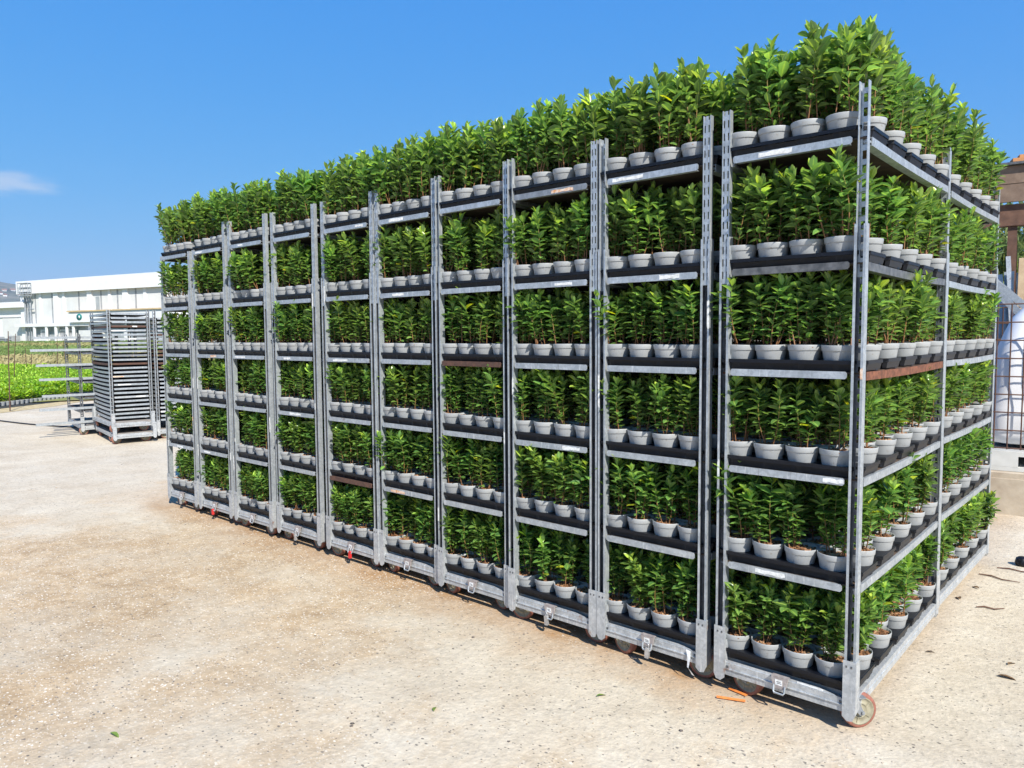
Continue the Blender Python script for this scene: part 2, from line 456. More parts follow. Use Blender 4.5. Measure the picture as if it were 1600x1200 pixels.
def caster_parts():
    fork = MB()
    fork.box(-.045, .045, -.04, .04, .128, .133 - .0)
    fork.lathe([(.022, .118), (.026, .128)], 12, None, True, (True, False))
    for s in (-1, 1):
        fork.prism([(-.022 + .0, .120), (.024, .120), (-.030, .056), (-.050, .056)], s * .026 - .0015, s * .026 + .0015, 'y')
    fork.tube([(-.040, -.034, .068), (-.040, .034, .068)], .007, 8)
    C = Matrix.Translation((-.040, 0, .0685)) @ Matrix.Rotation(pi / 2, 4, 'X')
    tyre = MB(); tyre.lathe([(.055, -.0185), (.062, -.0190), (.0670, -.0150), (.0685, -.006), (.0685, .006), (.0670, .0150), (.062, .0190), (.055, .0185)], 32, C)
    rim = MB(); rim.lathe([(.0, .0215), (.013, .0215), (.014, .0130), (.026, .0125), (.028, .0165), (.030, .0125), (.048, .0130), (.051, .0180), (.0553, .0180), (.0553, -.0180), (.051, -.0180), (.048, -.0130), (.030, -.0125), (.028, -.0165), (.026, -.0125), (.014, -.0130), (.013, -.0215), (0, -.0215)], 32, C)
    for k in range(5):
        for z in (-1, 1):
            Mx = C @ Matrix.Rotation(2 * pi * k / 5, 4, 'Z')
            rim.box(.029, .049, -.002, .002, min(z * .0122, z * .0158), max(z * .0122, z * .0158), Mx)
    return fork.mesh('caster', M['galv_dull']), tyre.mesh('tyre', M['tyre']), rim.mesh('rim', M['rim'])
CAST = caster_parts()
def shelf_meshes():
    w = W_ / 2
    p = MB(); p.box(-w + .018, w - .018, .022, D_ - .022, .0045, .0103)
    r = MB(); r.cur = 1
    for sy in (0, 1):
        def Y(a, b): return (a, b) if sy == 0 else (D_ - b, D_ - a)
        c = .006; xa, xb = -.228, .228
        pts = [(xa, -.013 + c), (xa + c, -.014), (xb - c, -.014), (xb, -.013 + c), (xb, .014 - c), (xb - c, .014), (xa + c, .014), (xa, .014 - c)]
        y0, y1 = Y(-.004, -.0005); r.prism(pts, y0, y1, 'y')
        y0, y1 = Y(-.0004, .026); r.box(xa + .01, xb - .01, y0, y1, -.0135, -.0105)
        y0, y1 = Y(-.0004, .020); r.box(xa + .01, xb - .01, y0, y1, .0060, .0090)
    r.cur = 0
    for sx in (-1, 1):
        def X(a, b): return (a, b) if sx > 0 else (-b, -a)
        ya, yb, ns = .052, D_ - .052, 12      # long rails, bowed a little by the load
        for (xx, za, zb) in (((w - .007, w - .0035), -.019, .012), ((w - .040, w - .007), -.0185, -.0155), ((w - .017, w - .0072), .0085, .0115)):
            x0, x1 = X(*xx); vv = []
            for i in range(ns + 1):
                y = ya + (yb - ya) * i / ns; sg = -.0055 * sin(pi * i / ns)
                vv += [(x0, y, za + sg), (x1, y, za + sg), (x1, y, zb + sg), (x0, y, zb + sg)]
            ff = [(0, 1, 2, 3), (ns * 4 + 3, ns * 4 + 2, ns * 4 + 1, ns * 4)]
            for i in range(ns):
                for k in range(4): ff.append((i * 4 + k, (i + 1) * 4 + k, (i + 1) * 4 + (k + 1) % 4, i * 4 + (k + 1) % 4))
            r.add(vv, ff)
        for y0 in (.036, D_ - .056):            # hooks into the posts
            x0, x1 = X(w - .044, w - .018); r.box(x0, x1, y0, y0 + .02, -.018, .0065)
            x0, x1 = X(w - .028, w - .0078); r.box(x0, x1, y0 - .006, y0 + .026, -.010, -.002)
    return p.mesh('shelf', M['ply']), r.mesh('shelf_rim', [M['galv'], M['galv']])
SHELF, RIMM = shelf_meshes()
BASE = base_mesh()
mb = MB(); mb.box(-W_ / 2 + .034, W_ / 2 - .034, .031, D_ - .031, .098, DECK - .003); DECKM = mb.mesh('deck', M['deckgrey'])
def latch_meshes():
    pl = MB()
    pl.prism([(-.034, .116), (.034, .116), (.027, .080), (.018, .070), (-.018, .070), (-.027, .080)], -.012, -.004, 'y')
    pl.prism([(-.034, .1165), (.034, .1165), (.034, .1195), (-.034, .1195)], -.012, .009, 'y')
    pl.cur = 1; pl.box(-.017, .012, -.0128, -.0119, .084, .107)
    pl.cur = 2; pl.box(-.011, .006, -.0134, -.0127, .097, .0995); pl.box(-.008, .009, -.0134, -.0127, .091, .0935)
    lp = MB(); lp.tube([(-.022, -.012, .084), (-.022, -.017, .060), (-.018, -.019, .053), (.018, -.019, .053), (.022, -.017, .060), (.022, -.012, .084)], .0042, 8)
    return pl.mesh('latch_plate', [M['plate'], M['sticker'], M['darksteel']]), lp.mesh('latch_handle', M['galv'])
LATCH, LHANDLE = latch_meshes()
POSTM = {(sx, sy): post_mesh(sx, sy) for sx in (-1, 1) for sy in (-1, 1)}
EXTM = {}
def extm(sy, z1, rec):
    k = (sy, round(z1, 3), rec)
    if k not in EXTM: EXTM[k] = ext_mesh(*k)
    return EXTM[k]
rgt = random.Random(21)
def trolley(name, loc, rz=0., tops=(2.4, 2.4), shelves=SHELF_Z, ext=True, rec=(False, False), latch=True, cast=None, rims=None, base_mat=None, corner=False):
    t = empty(name, (loc[0], loc[1], loc[2] + GZ), rz)
    b = link('base_frame', BASE, t); link('deck', DECKM, t)
    if base_mat: b.material_slots[0].link = 'OBJECT'; b.material_slots[0].material = base_mat
    for i, sx in enumerate((-1, 1)):
        for sy in (-1, 1):
            y = .0 if sy < 0 else D_
            p = link('post', POSTM[(sx, sy)], t, (sx * (W_ / 2 - .0225), y, 0))
            if ext: link('post_extension', extm(sy, tops[i], rec[i]), p)
    for i, z in enumerate(shelves):
        s = link('shelf', SHELF, t, (0, 0, z)); r = link('shelf_rim', RIMM, s)
        if rims and i in rims:
            r.material_slots[0].link = 'OBJECT'; r.material_slots[0].material = M[rims[i]]
    for (sx, sy) in ((-1, 0), (1, 0), (-1, 1), (1, 1)):
        a = (cast or {}).get((sx, sy), rgt.uniform(-.30, .30) + (pi if rgt.random() < .45 else 0))
        px_, py_ = sx * (W_ / 2 - .085), .072 if sy == 0 else D_ - .072
        if (corner and sx > 0 and sy == 0): px_, py_ = W_ / 2 - .040, .060
        c = link('caster', CAST[0], t, (px_, py_, -GZ), a)
        link('tyre', CAST[1], c); link('rim', CAST[2], c)
    if latch:
        l = link('latch_plate', LATCH, t, (.0, .0, 0)); link('latch_handle', LHANDLE, l)
    return t

# front row: (right edge x, y of the front)
ORD = ['first', 'second', 'third', 'fourth', 'fifth', 'sixth', 'seventh', 'eighth', 'ninth', 'tenth']
XR = [.012, -.604, -1.178, -1.752, -2.330, -2.900, -3.545, -4.150, -4.762, -5.376]
YF = [-.030, -.018, -.016, .004, .026, .020, .026, .010, .012, .016]
LV = ['bottom shelf', 'second shelf up', 'third shelf up', 'fourth shelf up', 'fifth shelf up', 'top shelf']
TROL = []
for k in range(10):
    tops = (2.4, 2.4)
    if k == 8: tops = (2.225, 2.405)
    if k == 9: tops = (2.218, 2.222)
    rims = {0: {2: 'rust', 3: 'darksteel'}, 3: {2: 'rustdark'}, 5: {0: 'rustdark'}, 2: {4: 'galv_dull'}}.get(k)
    cast = {0: {(1, 0): R(51.5 - 180), (-1, 0): pi - .22}, }.get(k)
    t = trolley('plant_trolley', (XR[k] - W_ / 2, YF[k], 0), rgt.uniform(-.003, .003), tops, rec=(k in (1, 2, 3), k == 0), cast=cast, rims=None, corner=k == 0,
                base_mat=M['rust'] if False else None)
    if k == 0:
        extra = 'nearest galvanised plant trolley at the corner, with rusty side rail and shrubs on six levels'
    elif k == 9:
        extra = 'galvanised plant trolley with short posts at the far left end of the front row'
    elif k == 8:
        extra = 'galvanised plant trolley, ninth from the right in the front row, beside the far end one'
    else:
        extra = 'galvanised plant trolley, %s from the right in the front row, full of potted shrubs' % ORD[k]
    tag(t, extra, 'trolley', 'trolleys loaded with potted shrubs')
    TROL.append((t, XR[k] - W_ / 2, YF[k]))
    # rails that differ from the rest
    sh = [c for c in t.children if c.name.split('.')[0] == 'shelf']
    for idx, m in (rims or {}).items():
        r = sh[idx].children[0]
        for q in ((0,) if k == 0 and m == 'rust' else (0, 1)): r.material_slots[q].link = 'OBJECT'; r.material_slots[q].material = M[m]
        if m.startswith('rust'): r['label'] = 'rusty brown shelf rail'
        if m == 'darksteel': r['label'] = 'scuffed black shelf rail'
t = trolley('plant_trolley', (.003 - W_ / 2, 1.362, 0), -.016, (2.4, 2.4), rec=(False, True), cast={(1, 0): 1.1, (1, 1): 1.3})
tag(t, 'galvanised plant trolley standing behind the nearest one, seen along its right side', 'trolley', 'trolleys loaded with potted shrubs')
TROL.append((t, .003 - W_ / 2, 1.362))

# paper and tape remnants on rails and posts
rs = random.Random(3)
def stick(parent, x, z, wd, hh, y=-.0052, mat='sticker', ax='y'):
    rr = rs; mb = MB(); n_ = 7; up_ = []; dn_ = []
    for i in range(n_ + 1):
        xx = wd * (i / n_ - .5) + rr.uniform(-.06, .06) * wd * .6; up_.append((xx, hh * .5 * rr.uniform(.55, 1.))); dn_.append((xx + rr.uniform(-.02, .02) * wd, -hh * .5 * rr.uniform(.55, 1.)))
    pts_ = dn_ + up_[::-1]
    mb.add([(x_, 0, z_) for x_, z_ in pts_] + [(x_, .0011, z_) for x_, z_ in pts_], [(i, i + 1, 2 * n_ - i, 2 * n_ + 1 - i) for i in range(n_)] + [(k, (k + 1) % (2 * n_ + 2), 2 * n_ + 2 + (k + 1) % (2 * n_ + 2), 2 * n_ + 2 + k) for k in range(2 * n_ + 2)])
    mb.build('sticker', M[mat], parent, loc=(x, y, z))
rs = random.Random(3)
for k, (t, _, _) in enumerate(TROL[:10]):
    sh = [c for c in t.children if c.name.split('.')[0] == 'shelf']
    for i, s in enumerate(sh):
        if (k, i) in ((0, 3),): continue
        if rs.random() < .36 or (i == 4 and k % 3):
            wd = rs.uniform(.05, .17); stick(s, rs.uniform(-.24 + wd / 2, .24 - wd / 2), rs.uniform(-.002, .002), wd, rs.uniform(.015, .023), mat='sticker' if rs.random() < .88 else 'orange_label')
    po = [c for c in t.children if c.name.split('.')[0] == 'post' and c.location.y < .1]
    for p in po:
        sx = 1 if p.location.x > 0 else -1
        for q in range(rs.choice((0, 1, 1, 2))):
            stick(p, .0155 * rs.choice((-1, 1)), rs.uniform(.4, 1.8), .009, rs.uniform(.03, .14), y=-.0013, mat='sticker' if rs.random() < .75 else 'orange_label')
b0 = TROL[0][0]
bf = [c for c in b0.children if c.name.startswith('base_frame')][0]
stick(bf, .115, .1090, .10, .009, y=.0085)

# padlocks
def padlock(loc, red, lab, tilt=0.):
    t = empty('padlock', loc)
    bm_ = MB(); bm_.prism([(-.0085, -.034), (.0085, -.034), (.010, -.030), (.010, .010), (.007, .014), (-.007, .014), (-.010, .010), (-.010, -.030)], -.007, .007, 'y')
    bm_.build('lock_body', M['redplastic'] if red else M['silver'], t, rot=(0, tilt, 0))
    sh = MB(); sh.tube([(-.006, 0, .012), (-.006, 0, .026), (-.003, 0, .032), (.003, 0, .032), (.006, 0, .026), (.006, 0, .012)], .0022, 6)
    sh.build('shackle', M['silver'], t, rot=(0, tilt, 0))
    tag(t, lab, 'padlock', 'padlocks under the trolleys')
for k, red in ((1, 0), (2, 0), (5, 1), (6, 0), (8, 1), (9, 0)):
    t, x, y = TROL[k]
    place = 'under the tenth trolley from the right, at the far left end' if k == 9 else 'under the %s trolley from the right' % ORD[k]
    padlock((x + (.006 if k % 2 else -.012), y - .021, GZ + .053), red, 'small %s padlock hanging %s' % ('red' if red else 'silver', place), .06 if k % 2 else -.08)

# trays and potted plants
rp = random.Random(99)
def tray_z(l): return GZ + (DECK if l == 0 else SHELF_Z[l - 1] + .0108)
def lvl_scale(l): return (.94, 1.0, .98, 1.0, 1.09, 1.27)[l]
def tname(k):
    return 'nearest trolley' if k == 0 else 'rear trolley' if k == 10 else '%s trolley from right' % ORD[k]
STUFF = []
def lean_rot(l, x, r):                       # stems lean a little; those at the far end hang outwards
    out = .22 if (l == 5 and x < -5.62) else .06 if x < -5.80 else 0
    return tuple((Matrix.Rotation(rp.gauss(0, .05), 3, 'X') @ Matrix.Rotation(rp.gauss(0, .05) - out, 3, 'Y') @ Matrix.Rotation(r, 3, 'Z')).to_euler())
def potted(x, y, z, l, lab, grp):
    t = empty('potted_shrub', (x, y, z))
    link('pot', POT, t, rot=(rp.gauss(0, .012), rp.gauss(0, .012), rp.uniform(0, 6.28)))
    link('soil', SOIL, t, rz=rp.uniform(0, 6.28))
    i = rp.randrange(NP); s = lvl_scale(l) * (rp.uniform(.92, 1.07) if l < 5 else rp.uniform(.95, 1.04))
    link('foliage', PLANT[i], t, loc=(0, 0, SOIL_Z * (1 - s)), rot=lean_rot(l, x, rp.uniform(0, 6.28)), scale=(min(s, 1.1) * rp.uniform(.95, 1.1), min(s, 1.1) * rp.uniform(.95, 1.1), s))
    tag(t, lab, 'potted plant', grp); return t
for k, (t, cx, cy) in enumerate(TROL):
    for l in range(6):
        z = tray_z(l)
        for j in range(5):
            ty = cy + TY0 + j * PITCH
            if k in (0, 10) or j == 0:
                if j == 0 and k != 10: lab = 'black plant tray across the front of the %s, %s' % (LV[l], tname(k))
                else: lab = 'black plant tray, %s along the right side of the %s, %s' % (ORD[j], LV[l], tname(k))
                o = link('plant_tray', TRAY, None, (cx + .016 * (ty - cy) * (k == 10), ty, z), rp.uniform(-.004, .004) - .016 * (k == 10))
                tag(o, lab, 'tray', 'black trays on the trolley shelves')
            for rw, xs in ((0, ROW1), (1, ROW2)):
                for i, px in enumerate(xs):
                    y = ty + (.069 if rw == 0 else .199) + rp.uniform(-.0015, .0015); x = cx + px + rp.uniform(-.0015, .0015) + .016 * (y - cy) * (k == 10)
                    if k != 10 and j == 0 and rw == 0:
                        potted(x, y, z + .003, l, 'green shrub in grey pot, %s from left, %s, %s' % (ORD[i], LV[l], tname(k)), 'potted shrubs on the trolleys')
                    elif k in (0, 10) and rw == 1 and i == 3:
                        potted(x, y, z + .003, l, 'green shrub in grey pot, %s along right side, %s, %s' % (ORD[j], LV[l], tname(k)), 'potted shrubs on the trolleys')
                    else:
                        STUFF.append((x, y, z + .003, l))

def instancer(name, pts, sets, kind_label):
    """ONE object: points that carry instances. sets = list of (objects, use_scale)"""
    me = bpy.data.meshes.new(name); me.from_pydata([p[:3] for p in pts], [], [])
    a = me.attributes.new('pick', 'INT', 'POINT'); a.data.foreach_set('value', [p[3] for p in pts])
    a = me.attributes.new('turn', 'FLOAT_VECTOR', 'POINT'); a.data.foreach_set('vector', [v for p in pts for v in ((p[6] if len(p) > 6 else (0, 0)) + (p[4],))])
    a = me.attributes.new('size', 'FLOAT_VECTOR', 'POINT'); a.data.foreach_set('vector', [v for p in pts for v in p[5]])
    o = link(name, me)
    ng = bpy.data.node_groups.new(name, 'GeometryNodeTree')
    ng.interface.new_socket('Geometry', in_out='INPUT', socket_type='NodeSocketGeometry')
    ng.interface.new_socket('Geometry', in_out='OUTPUT', socket_type='NodeSocketGeometry')
    N = ng.nodes; L = ng.links
    gi = N.new('NodeGroupInput'); go = N.new('NodeGroupOutput'); jn = N.new('GeometryNodeJoinGeometry')
    def attr(nm, ty):
        n = N.new('GeometryNodeInputNamedAttribute'); n.data_type = ty; n.inputs[0].default_value = nm; return n.outputs[0]
    for objs, sized in sets:
        for i, ob in enumerate(objs):
            inst = N.new('GeometryNodeInstanceOnPoints'); oi = N.new('GeometryNodeObjectInfo')
            oi.inputs[0].default_value = ob; oi.transform_space = 'ORIGINAL'; oi.inputs['As Instance'].default_value = True
            L.new(oi.outputs['Geometry'], inst.inputs['Instance']); L.new(gi.outputs[0], inst.inputs['Points'])
            if len(objs) > 1:
                cmp = N.new('FunctionNodeCompare'); cmp.data_type = 'INT'; cmp.operation = 'EQUAL'
                L.new(attr('pick', 'INT'), cmp.inputs[2]); cmp.inputs[3].default_value = i
                L.new(cmp.outputs[0], inst.inputs['Selection'])
            L.new(attr('turn', 'FLOAT_VECTOR'), inst.inputs['Rotation'])
            if sized: L.new(attr('size', 'FLOAT_VECTOR'), inst.inputs['Scale'])
            L.new(inst.outputs[0], jn.inputs[0])
    L.new(jn.outputs[0], go.inputs[0])
    md = o.modifiers.new('scatter', 'NODES'); md.node_group = ng
    return o
prot = []
pots = [o for o in COL.objects if o.name.split('.')[0] == 'foliage']
for i in range(NP): prot.append(next(o for o in pots if o.data == PLANT[i]))
potob = next(o for o in COL.objects if o.data == POT); soilob = next(o for o in COL.objects if o.data == SOIL)
ptsA = []; ptsB = []
for (x, y, z, l) in STUFF:
    s = lvl_scale(l) * rp.uniform(.90, 1.05); r = rp.uniform(0, 6.28); h = min(s, 1.1)
    e_ = lean_rot(l, x, r)
    ptsA.append((x, y, z, 0, r, (1, 1, 1)))
    ptsB.append((x, y, z + SOIL_Z * (1 - s), rp.randrange(NP), e_[2], (h, h, s), (e_[0], e_[1])))
o = instancer('inner_plant_pots', ptsA, [([potob], False), ([soilob], False)], '')
tag(o, 'grey pots filling the trolley shelves behind the outer row of pots', 'pots', kind='stuff')
o = instancer('inner_shrubs', ptsB, [(prot, True)], '')
tag(o, 'green shrubs filling the trolley shelves behind the outer row of plants', 'plants', kind='stuff')

# ------------------------------------------------------------------ setting: ground
CAM = Vector((.8324, -2.9034, 0)); HAZE = .00035
def polar(az, d, z=0.):            # a place from its compass bearing and distance
    return Vector((CAM.x + d * sin(R(az)), CAM.y + d * cos(R(az)), z))
def ground_mat():
    t = NT('worn_limestone_concrete_yard'); tc = t.new('ShaderNodeTexCoord'); c = tc.outputs['Object']
    mid = t.noise(c, 2.1, 7, .68); fine = t.noise(c, 26, 6, .75); vf = t.noise(c, 130, 4, .7)
    # smooth cream skin of fine concrete
    skin = t.ramp(mid, [(.30, (.43, .36, .265)), (.52, (.495, .43, .33)), (.72, (.53, .475, .38))])
    # where the skin has worn away: tan, full of pale chips
    worn = t.ramp(t.noise(c, 5.5, 7, .7), [(.32, (.32, .225, .13)), (.52, (.43, .32, .20)), (.70, (.50, .40, .275))])
    dist = t.new('ShaderNodeVectorMath', operation='DISTANCE'); dist.inputs[1].default_value = (-3.9, -1.5, 0); t.l(c, dist.inputs[0])
    bias = t.new('ShaderNodeMapRange'); bias.inputs[1].default_value = .8; bias.inputs[2].default_value = 4.6; bias.inputs[3].default_value = .13; bias.inputs[4].default_value = -.13; t.l(dist.outputs['Value'], bias.inputs[0])
    wn = t.new('ShaderNodeMath', operation='ADD'); t.l(t.noise(c, .9, 10, .68), wn.inputs[0]); t.l(bias.outputs[0], wn.inputs[1])
    wm = t.ramp(wn.outputs[0], [(.47, 0.), (.56, .55), (.66, 1.)])
    b = t.mix(wm, skin, worn)
    # trodden reddish earth along the trolley row; beneath it, brown also painted for shadow
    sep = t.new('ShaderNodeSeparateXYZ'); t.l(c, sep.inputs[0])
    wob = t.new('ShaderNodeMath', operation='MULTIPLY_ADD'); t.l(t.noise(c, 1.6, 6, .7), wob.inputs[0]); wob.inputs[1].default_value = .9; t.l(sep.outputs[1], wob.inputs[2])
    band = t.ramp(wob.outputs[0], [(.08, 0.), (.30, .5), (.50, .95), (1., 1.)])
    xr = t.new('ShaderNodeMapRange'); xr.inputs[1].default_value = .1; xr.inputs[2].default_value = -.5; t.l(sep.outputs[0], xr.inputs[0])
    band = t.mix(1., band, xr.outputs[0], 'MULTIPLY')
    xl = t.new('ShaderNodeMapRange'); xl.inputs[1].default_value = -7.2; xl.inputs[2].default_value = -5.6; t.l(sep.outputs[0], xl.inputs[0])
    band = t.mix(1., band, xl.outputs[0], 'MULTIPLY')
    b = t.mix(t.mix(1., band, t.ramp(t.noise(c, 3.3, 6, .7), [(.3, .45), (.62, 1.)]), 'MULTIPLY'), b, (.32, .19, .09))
    # chips set in the surface
    for sc, lo, thr, amt in ((40, .30, .50, .95), (85, .38, .56, .8)):
        v = t.new('ShaderNodeTexVoronoi'); v.inputs['Scale'].default_value = sc; v.inputs['Randomness'].default_value = 1.
        mp = t.new('ShaderNodeMapping'); mp.inputs['Rotation'].default_value = (0, 0, .5 + sc); mp.inputs['Scale'].default_value = (1, 1.5, 1); t.l(c, mp.inputs[0]); t.l(mp.outputs[0], v.inputs['Vector'])
        s3 = t.new('ShaderNodeSeparateColor'); t.l(v.outputs['Color'], s3.inputs[0])
        inside = t.ramp(v.outputs['Distance'], [(lo - .05, 1.), (lo + .02, 0.)])
        pick = t.ramp(s3.outputs[0], [(thr, 0.), (thr + .04, amt)])
        keep = t.ramp(wm, [(0., .16), (.8, 1.)])
        b = t.mix(t.mix(1., t.mix(1., inside, pick, 'MULTIPLY'), keep, 'MULTIPLY'), b, t.ramp(s3.outputs[1], [(0., (.40, .31, .22)), (.3, (.55, .47, .36)), (.65, (.66, .60, .50)), (1., (.72, .68, .60))]))
        darkp = t.ramp(s3.outputs[2], [(.968, 0.), (.976, .8)])
        b = t.mix(t.mix(1., inside, darkp, 'MULTIPLY'), b, (.11, .10, .09))
    b = t.mix(.42, b, t.ramp(fine, [(.3, .30), (.7, .70)]), 'OVERLAY')
    b = t.mix(.30, b, t.ramp(t.noise(c, .38, 5, .6), [(.34, .36), (.66, .66)]), 'OVERLAY')
    b = t.mix(t.ramp(t.noise(c, 1.25, 9, .72), [(.63, 0.), (.70, .30)]), b, (.22, .165, .11))
    b = t.mix(t.ramp(vf, [(.66, 0.), (.74, .5)]), b, (.20, .16, .11))
    t.col(b).set(.92, 0, .25)
    vb = t.new('ShaderNodeTexVoronoi'); vb.inputs['Scale'].default_value = 60; t.l(c, vb.inputs['Vector'])
    h1 = t.bump(vb.outputs['Distance'], .3, .005); h2 = t.bump(fine, .6, .008, h1); h3 = t.bump(t.noise(c, 3., 5, .6), .35, .05, h2)
    t.bump(wm, .5, -.006, h3)
    return t.m
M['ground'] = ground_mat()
mb = MB()
xs = [-2200, -600, -120, -40, -20] + [-20 + i for i in range(1, 30)] + [20, 60, 600, 2200]
ys = [-2200, -400, -60, -12] + [-12 + i for i in range(1, 24)] + [20, 60, 600, 2200]
vs = [(x, y, (.010 * mnoise.noise(Vector((x * .35, y * .35, 0))) if (-17 < x < 8 and -11 < y < -1.5) else 0)) for y in ys for x in xs]
n = len(xs)
mb.add(vs, [(j * n + i, j * n + i + 1, (j + 1) * n + i + 1, (j + 1) * n + i) for j in range(len(ys) - 1) for i in range(n - 1)], True)
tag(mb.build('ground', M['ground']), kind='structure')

# the field beyond the yard, rising gently
t = NT('field_soil_and_dry_grass'); c = t.coord('Object', False)
f1 = t.noise(c, .25, 6, .7); f2 = t.noise(c, 3., 6, .75)
b = t.ramp(f1, [(.35, (.16, .19, .05)), (.5, (.24, .23, .09)), (.62, (.12, .19, .04))])
b = t.mix(.5, b, t.ramp(f2, [(.3, .2), (.7, .8)]), 'OVERLAY'); t.col(b).set(.95, 0, .2); t.bump(f2, .8, .1); M['field'] = t.m
def fz(d): return max(0., (d - 18.) * .0125)
mb = MB(); azs = list(range(-100, -29, 2)); ds = [20.5, 24, 30, 38, 48, 60, 75, 90, 105, 120, 160, 240, 400]
vs = [tuple(polar(a, d, fz(d) + .004)) for d in ds for a in azs]; n = len(azs)
mb.add(vs, [(j * n + i, j * n + i + 1, (j + 1) * n + i + 1, (j + 1) * n + i) for j in range(len(ds) - 1) for i in range(n - 1)], True)
tag(mb.build('field', M['field']), kind='structure')

# black ground cloth under the crop bed, its near edge running along the yard
E0 = Vector((-18.6, 2.08, 0)); ED = Vector((-.60, 1.0, 0)).normalized(); EN = Vector((-ED.y, ED.x, 0))   # EN points away into the field
if EN.x > 0: EN = -EN
t = NT('black_weed_cloth'); c = t.coord('Object', False); f1 = t.noise(c, 6, 5)
t.col(t.ramp(f1, [(.4, (.022, .023, .026)), (.7, (.07, .068, .065))])).set(.7, 0, .3); t.bump(f1, .3, .02); M['cloth'] = t.m
mb = MB()
def bed(a, b, z=0): p = E0 + ED * a + EN * b; return Vector((p.x, p.y, z))
nb = 14
vs = [tuple(bed(a, b, .012 + max(0, b - 1.5) * .012)) for b in [-.35 + 12.5 * i / nb for i in range(nb + 1)] for a in (-14, -6, 0, 6, 14, 26)]
mb.add(vs, [(j * 6 + i, j * 6 + i + 1, (j + 1) * 6 + i + 1, (j + 1) * 6 + i) for j in range(nb) for i in range(5)], True)
tag(mb.build('weed_cloth', M['cloth']), 'black weed cloth under the bed of bright green crop pots', 'ground cloth')
# straw coloured verge between yard and bed
t = NT('dry_straw_verge'); c = t.coord('Object', False); f1 = t.noise(c, 9, 6, .7)
t.col(t.ramp(f1, [(.35, (.34, .25, .12)), (.65, (.55, .45, .26))])).set(.95); t.bump(f1, .6, .03); M['straw'] = t.m
mb = MB(); rv = random.Random(4); vs = []
for i in range(41):
    a = -14 + i; vs.append(tuple(bed(a, -.30, .007))); vs.append(tuple(bed(a, -1.0 + rv.uniform(-.15, .15), .005)))
mb.add(vs, [(2 * i, 2 * i + 1, 2 * i + 3, 2 * i + 2) for i in range(40)])
tag(mb.build('verge', M['straw']), kind='structure')

rc = random.Random(31)
CROPM = [foliage_mesh('crop_foliage', rc, 5, .17, .035, .075, .085, (.045, .07), (.55, .75), .019, [M['crop'], M['stem']], .002, .03, .5) for i in range(4)]
mb = MB(); mb.lathe([(0, 0), (.07, 0), (.095, .14), (.10, .14), (.10, .165), (.092, .165), (.09, .13), (0, .13)], 14); CPOT = POT
cf = []; cpo = None
for i in range(40):
    p = bed(-2.6 + i * .128, .10, .014)
    t = empty('potted_crop', p, rc.uniform(0, 6)); pp = link('pot', CPOT, t); cpo = cpo or pp
    cf.append(link('foliage', CROPM[i % 4], t, rz=rc.uniform(0, 6), scale=1.15, loc=(0, 0, -.012)))
    tag(t, 'bright green crop plant in grey pot at the edge of the field bed', 'potted plant', 'crop pots along the edge of the field bed')
pts = []
for i in range(6200):
    a = rc.uniform(-5, 10); b = .22 + 10.5 * rc.random()
    q = rc.uniform(1.15, 1.55); p = bed(a, b, .02 + max(0, b - 1.5) * .012)
    pts.append((p.x, p.y, p.z, rc.randrange(4), rc.uniform(0, 6), (q, q, q)))
tag(instancer('crop_bed', pts, [(cf[:4], True)], ''), 'bright green leafy crop filling the field bed', 'crop', kind='stuff')

# grass tufts on the field
t = NT('field_grass_blades'); at = t.new('ShaderNodeAttribute', attribute_name='leaf'); sp = t.new('ShaderNodeSeparateColor'); t.l(at.outputs['Color'], sp.inputs[0])
t.col(t.ramp(sp.outputs[0], [(0, (.32, .28, .13)), (.4, (.24, .24, .08)), (.6, (.12, .17, .045)), (1, (.14, .215, .05))])).set(.8); M['grass'] = t.m
vs = []; fs = []; cs = []
for i in range(7000):
    az = rc.uniform(-79, -60); d = 29 + 66 * rc.random() ** .8
    band = mnoise.noise(Vector((az * .22, d * .12, 3)))
    dry = (.12 if 30 < d < 50 else .30 if 73 < d < 84 else .78) + band * .55 + rc.uniform(-.1, .1)
    p = polar(az, d, fz(d)); h = rc.uniform(.10, .30); wd = rc.uniform(.05, .14) * (1 + d / 60)
    for k in range(3):
        a = rc.uniform(0, pi); o = len(vs)
        for (sx, sz) in ((-1, 0), (1, 0), (.35, 1), (-.5, .8)):
            vs.append((p.x + cos(a) * sx * wd + rc.uniform(-.1, .1) * sz, p.y + sin(a) * sx * wd + rc.uniform(-.1, .1) * sz, p.z + h * sz)); cs.append((max(0, min(1, dry)), 0, 0, 1))
        fs.append((o, o + 1, o + 2, o + 3))
me = bpy.data.meshes.new('field_grass'); me.from_pydata(vs, [], fs); me.materials.append(M['grass'])
ca = me.color_attributes.new('leaf', 'FLOAT_COLOR', 'POINT'); ca.data.foreach_set('color', [x for q in cs for x in q])
tag(link('field_grass', me), 'rough green and straw coloured grass across the field', 'grass', kind='stuff')

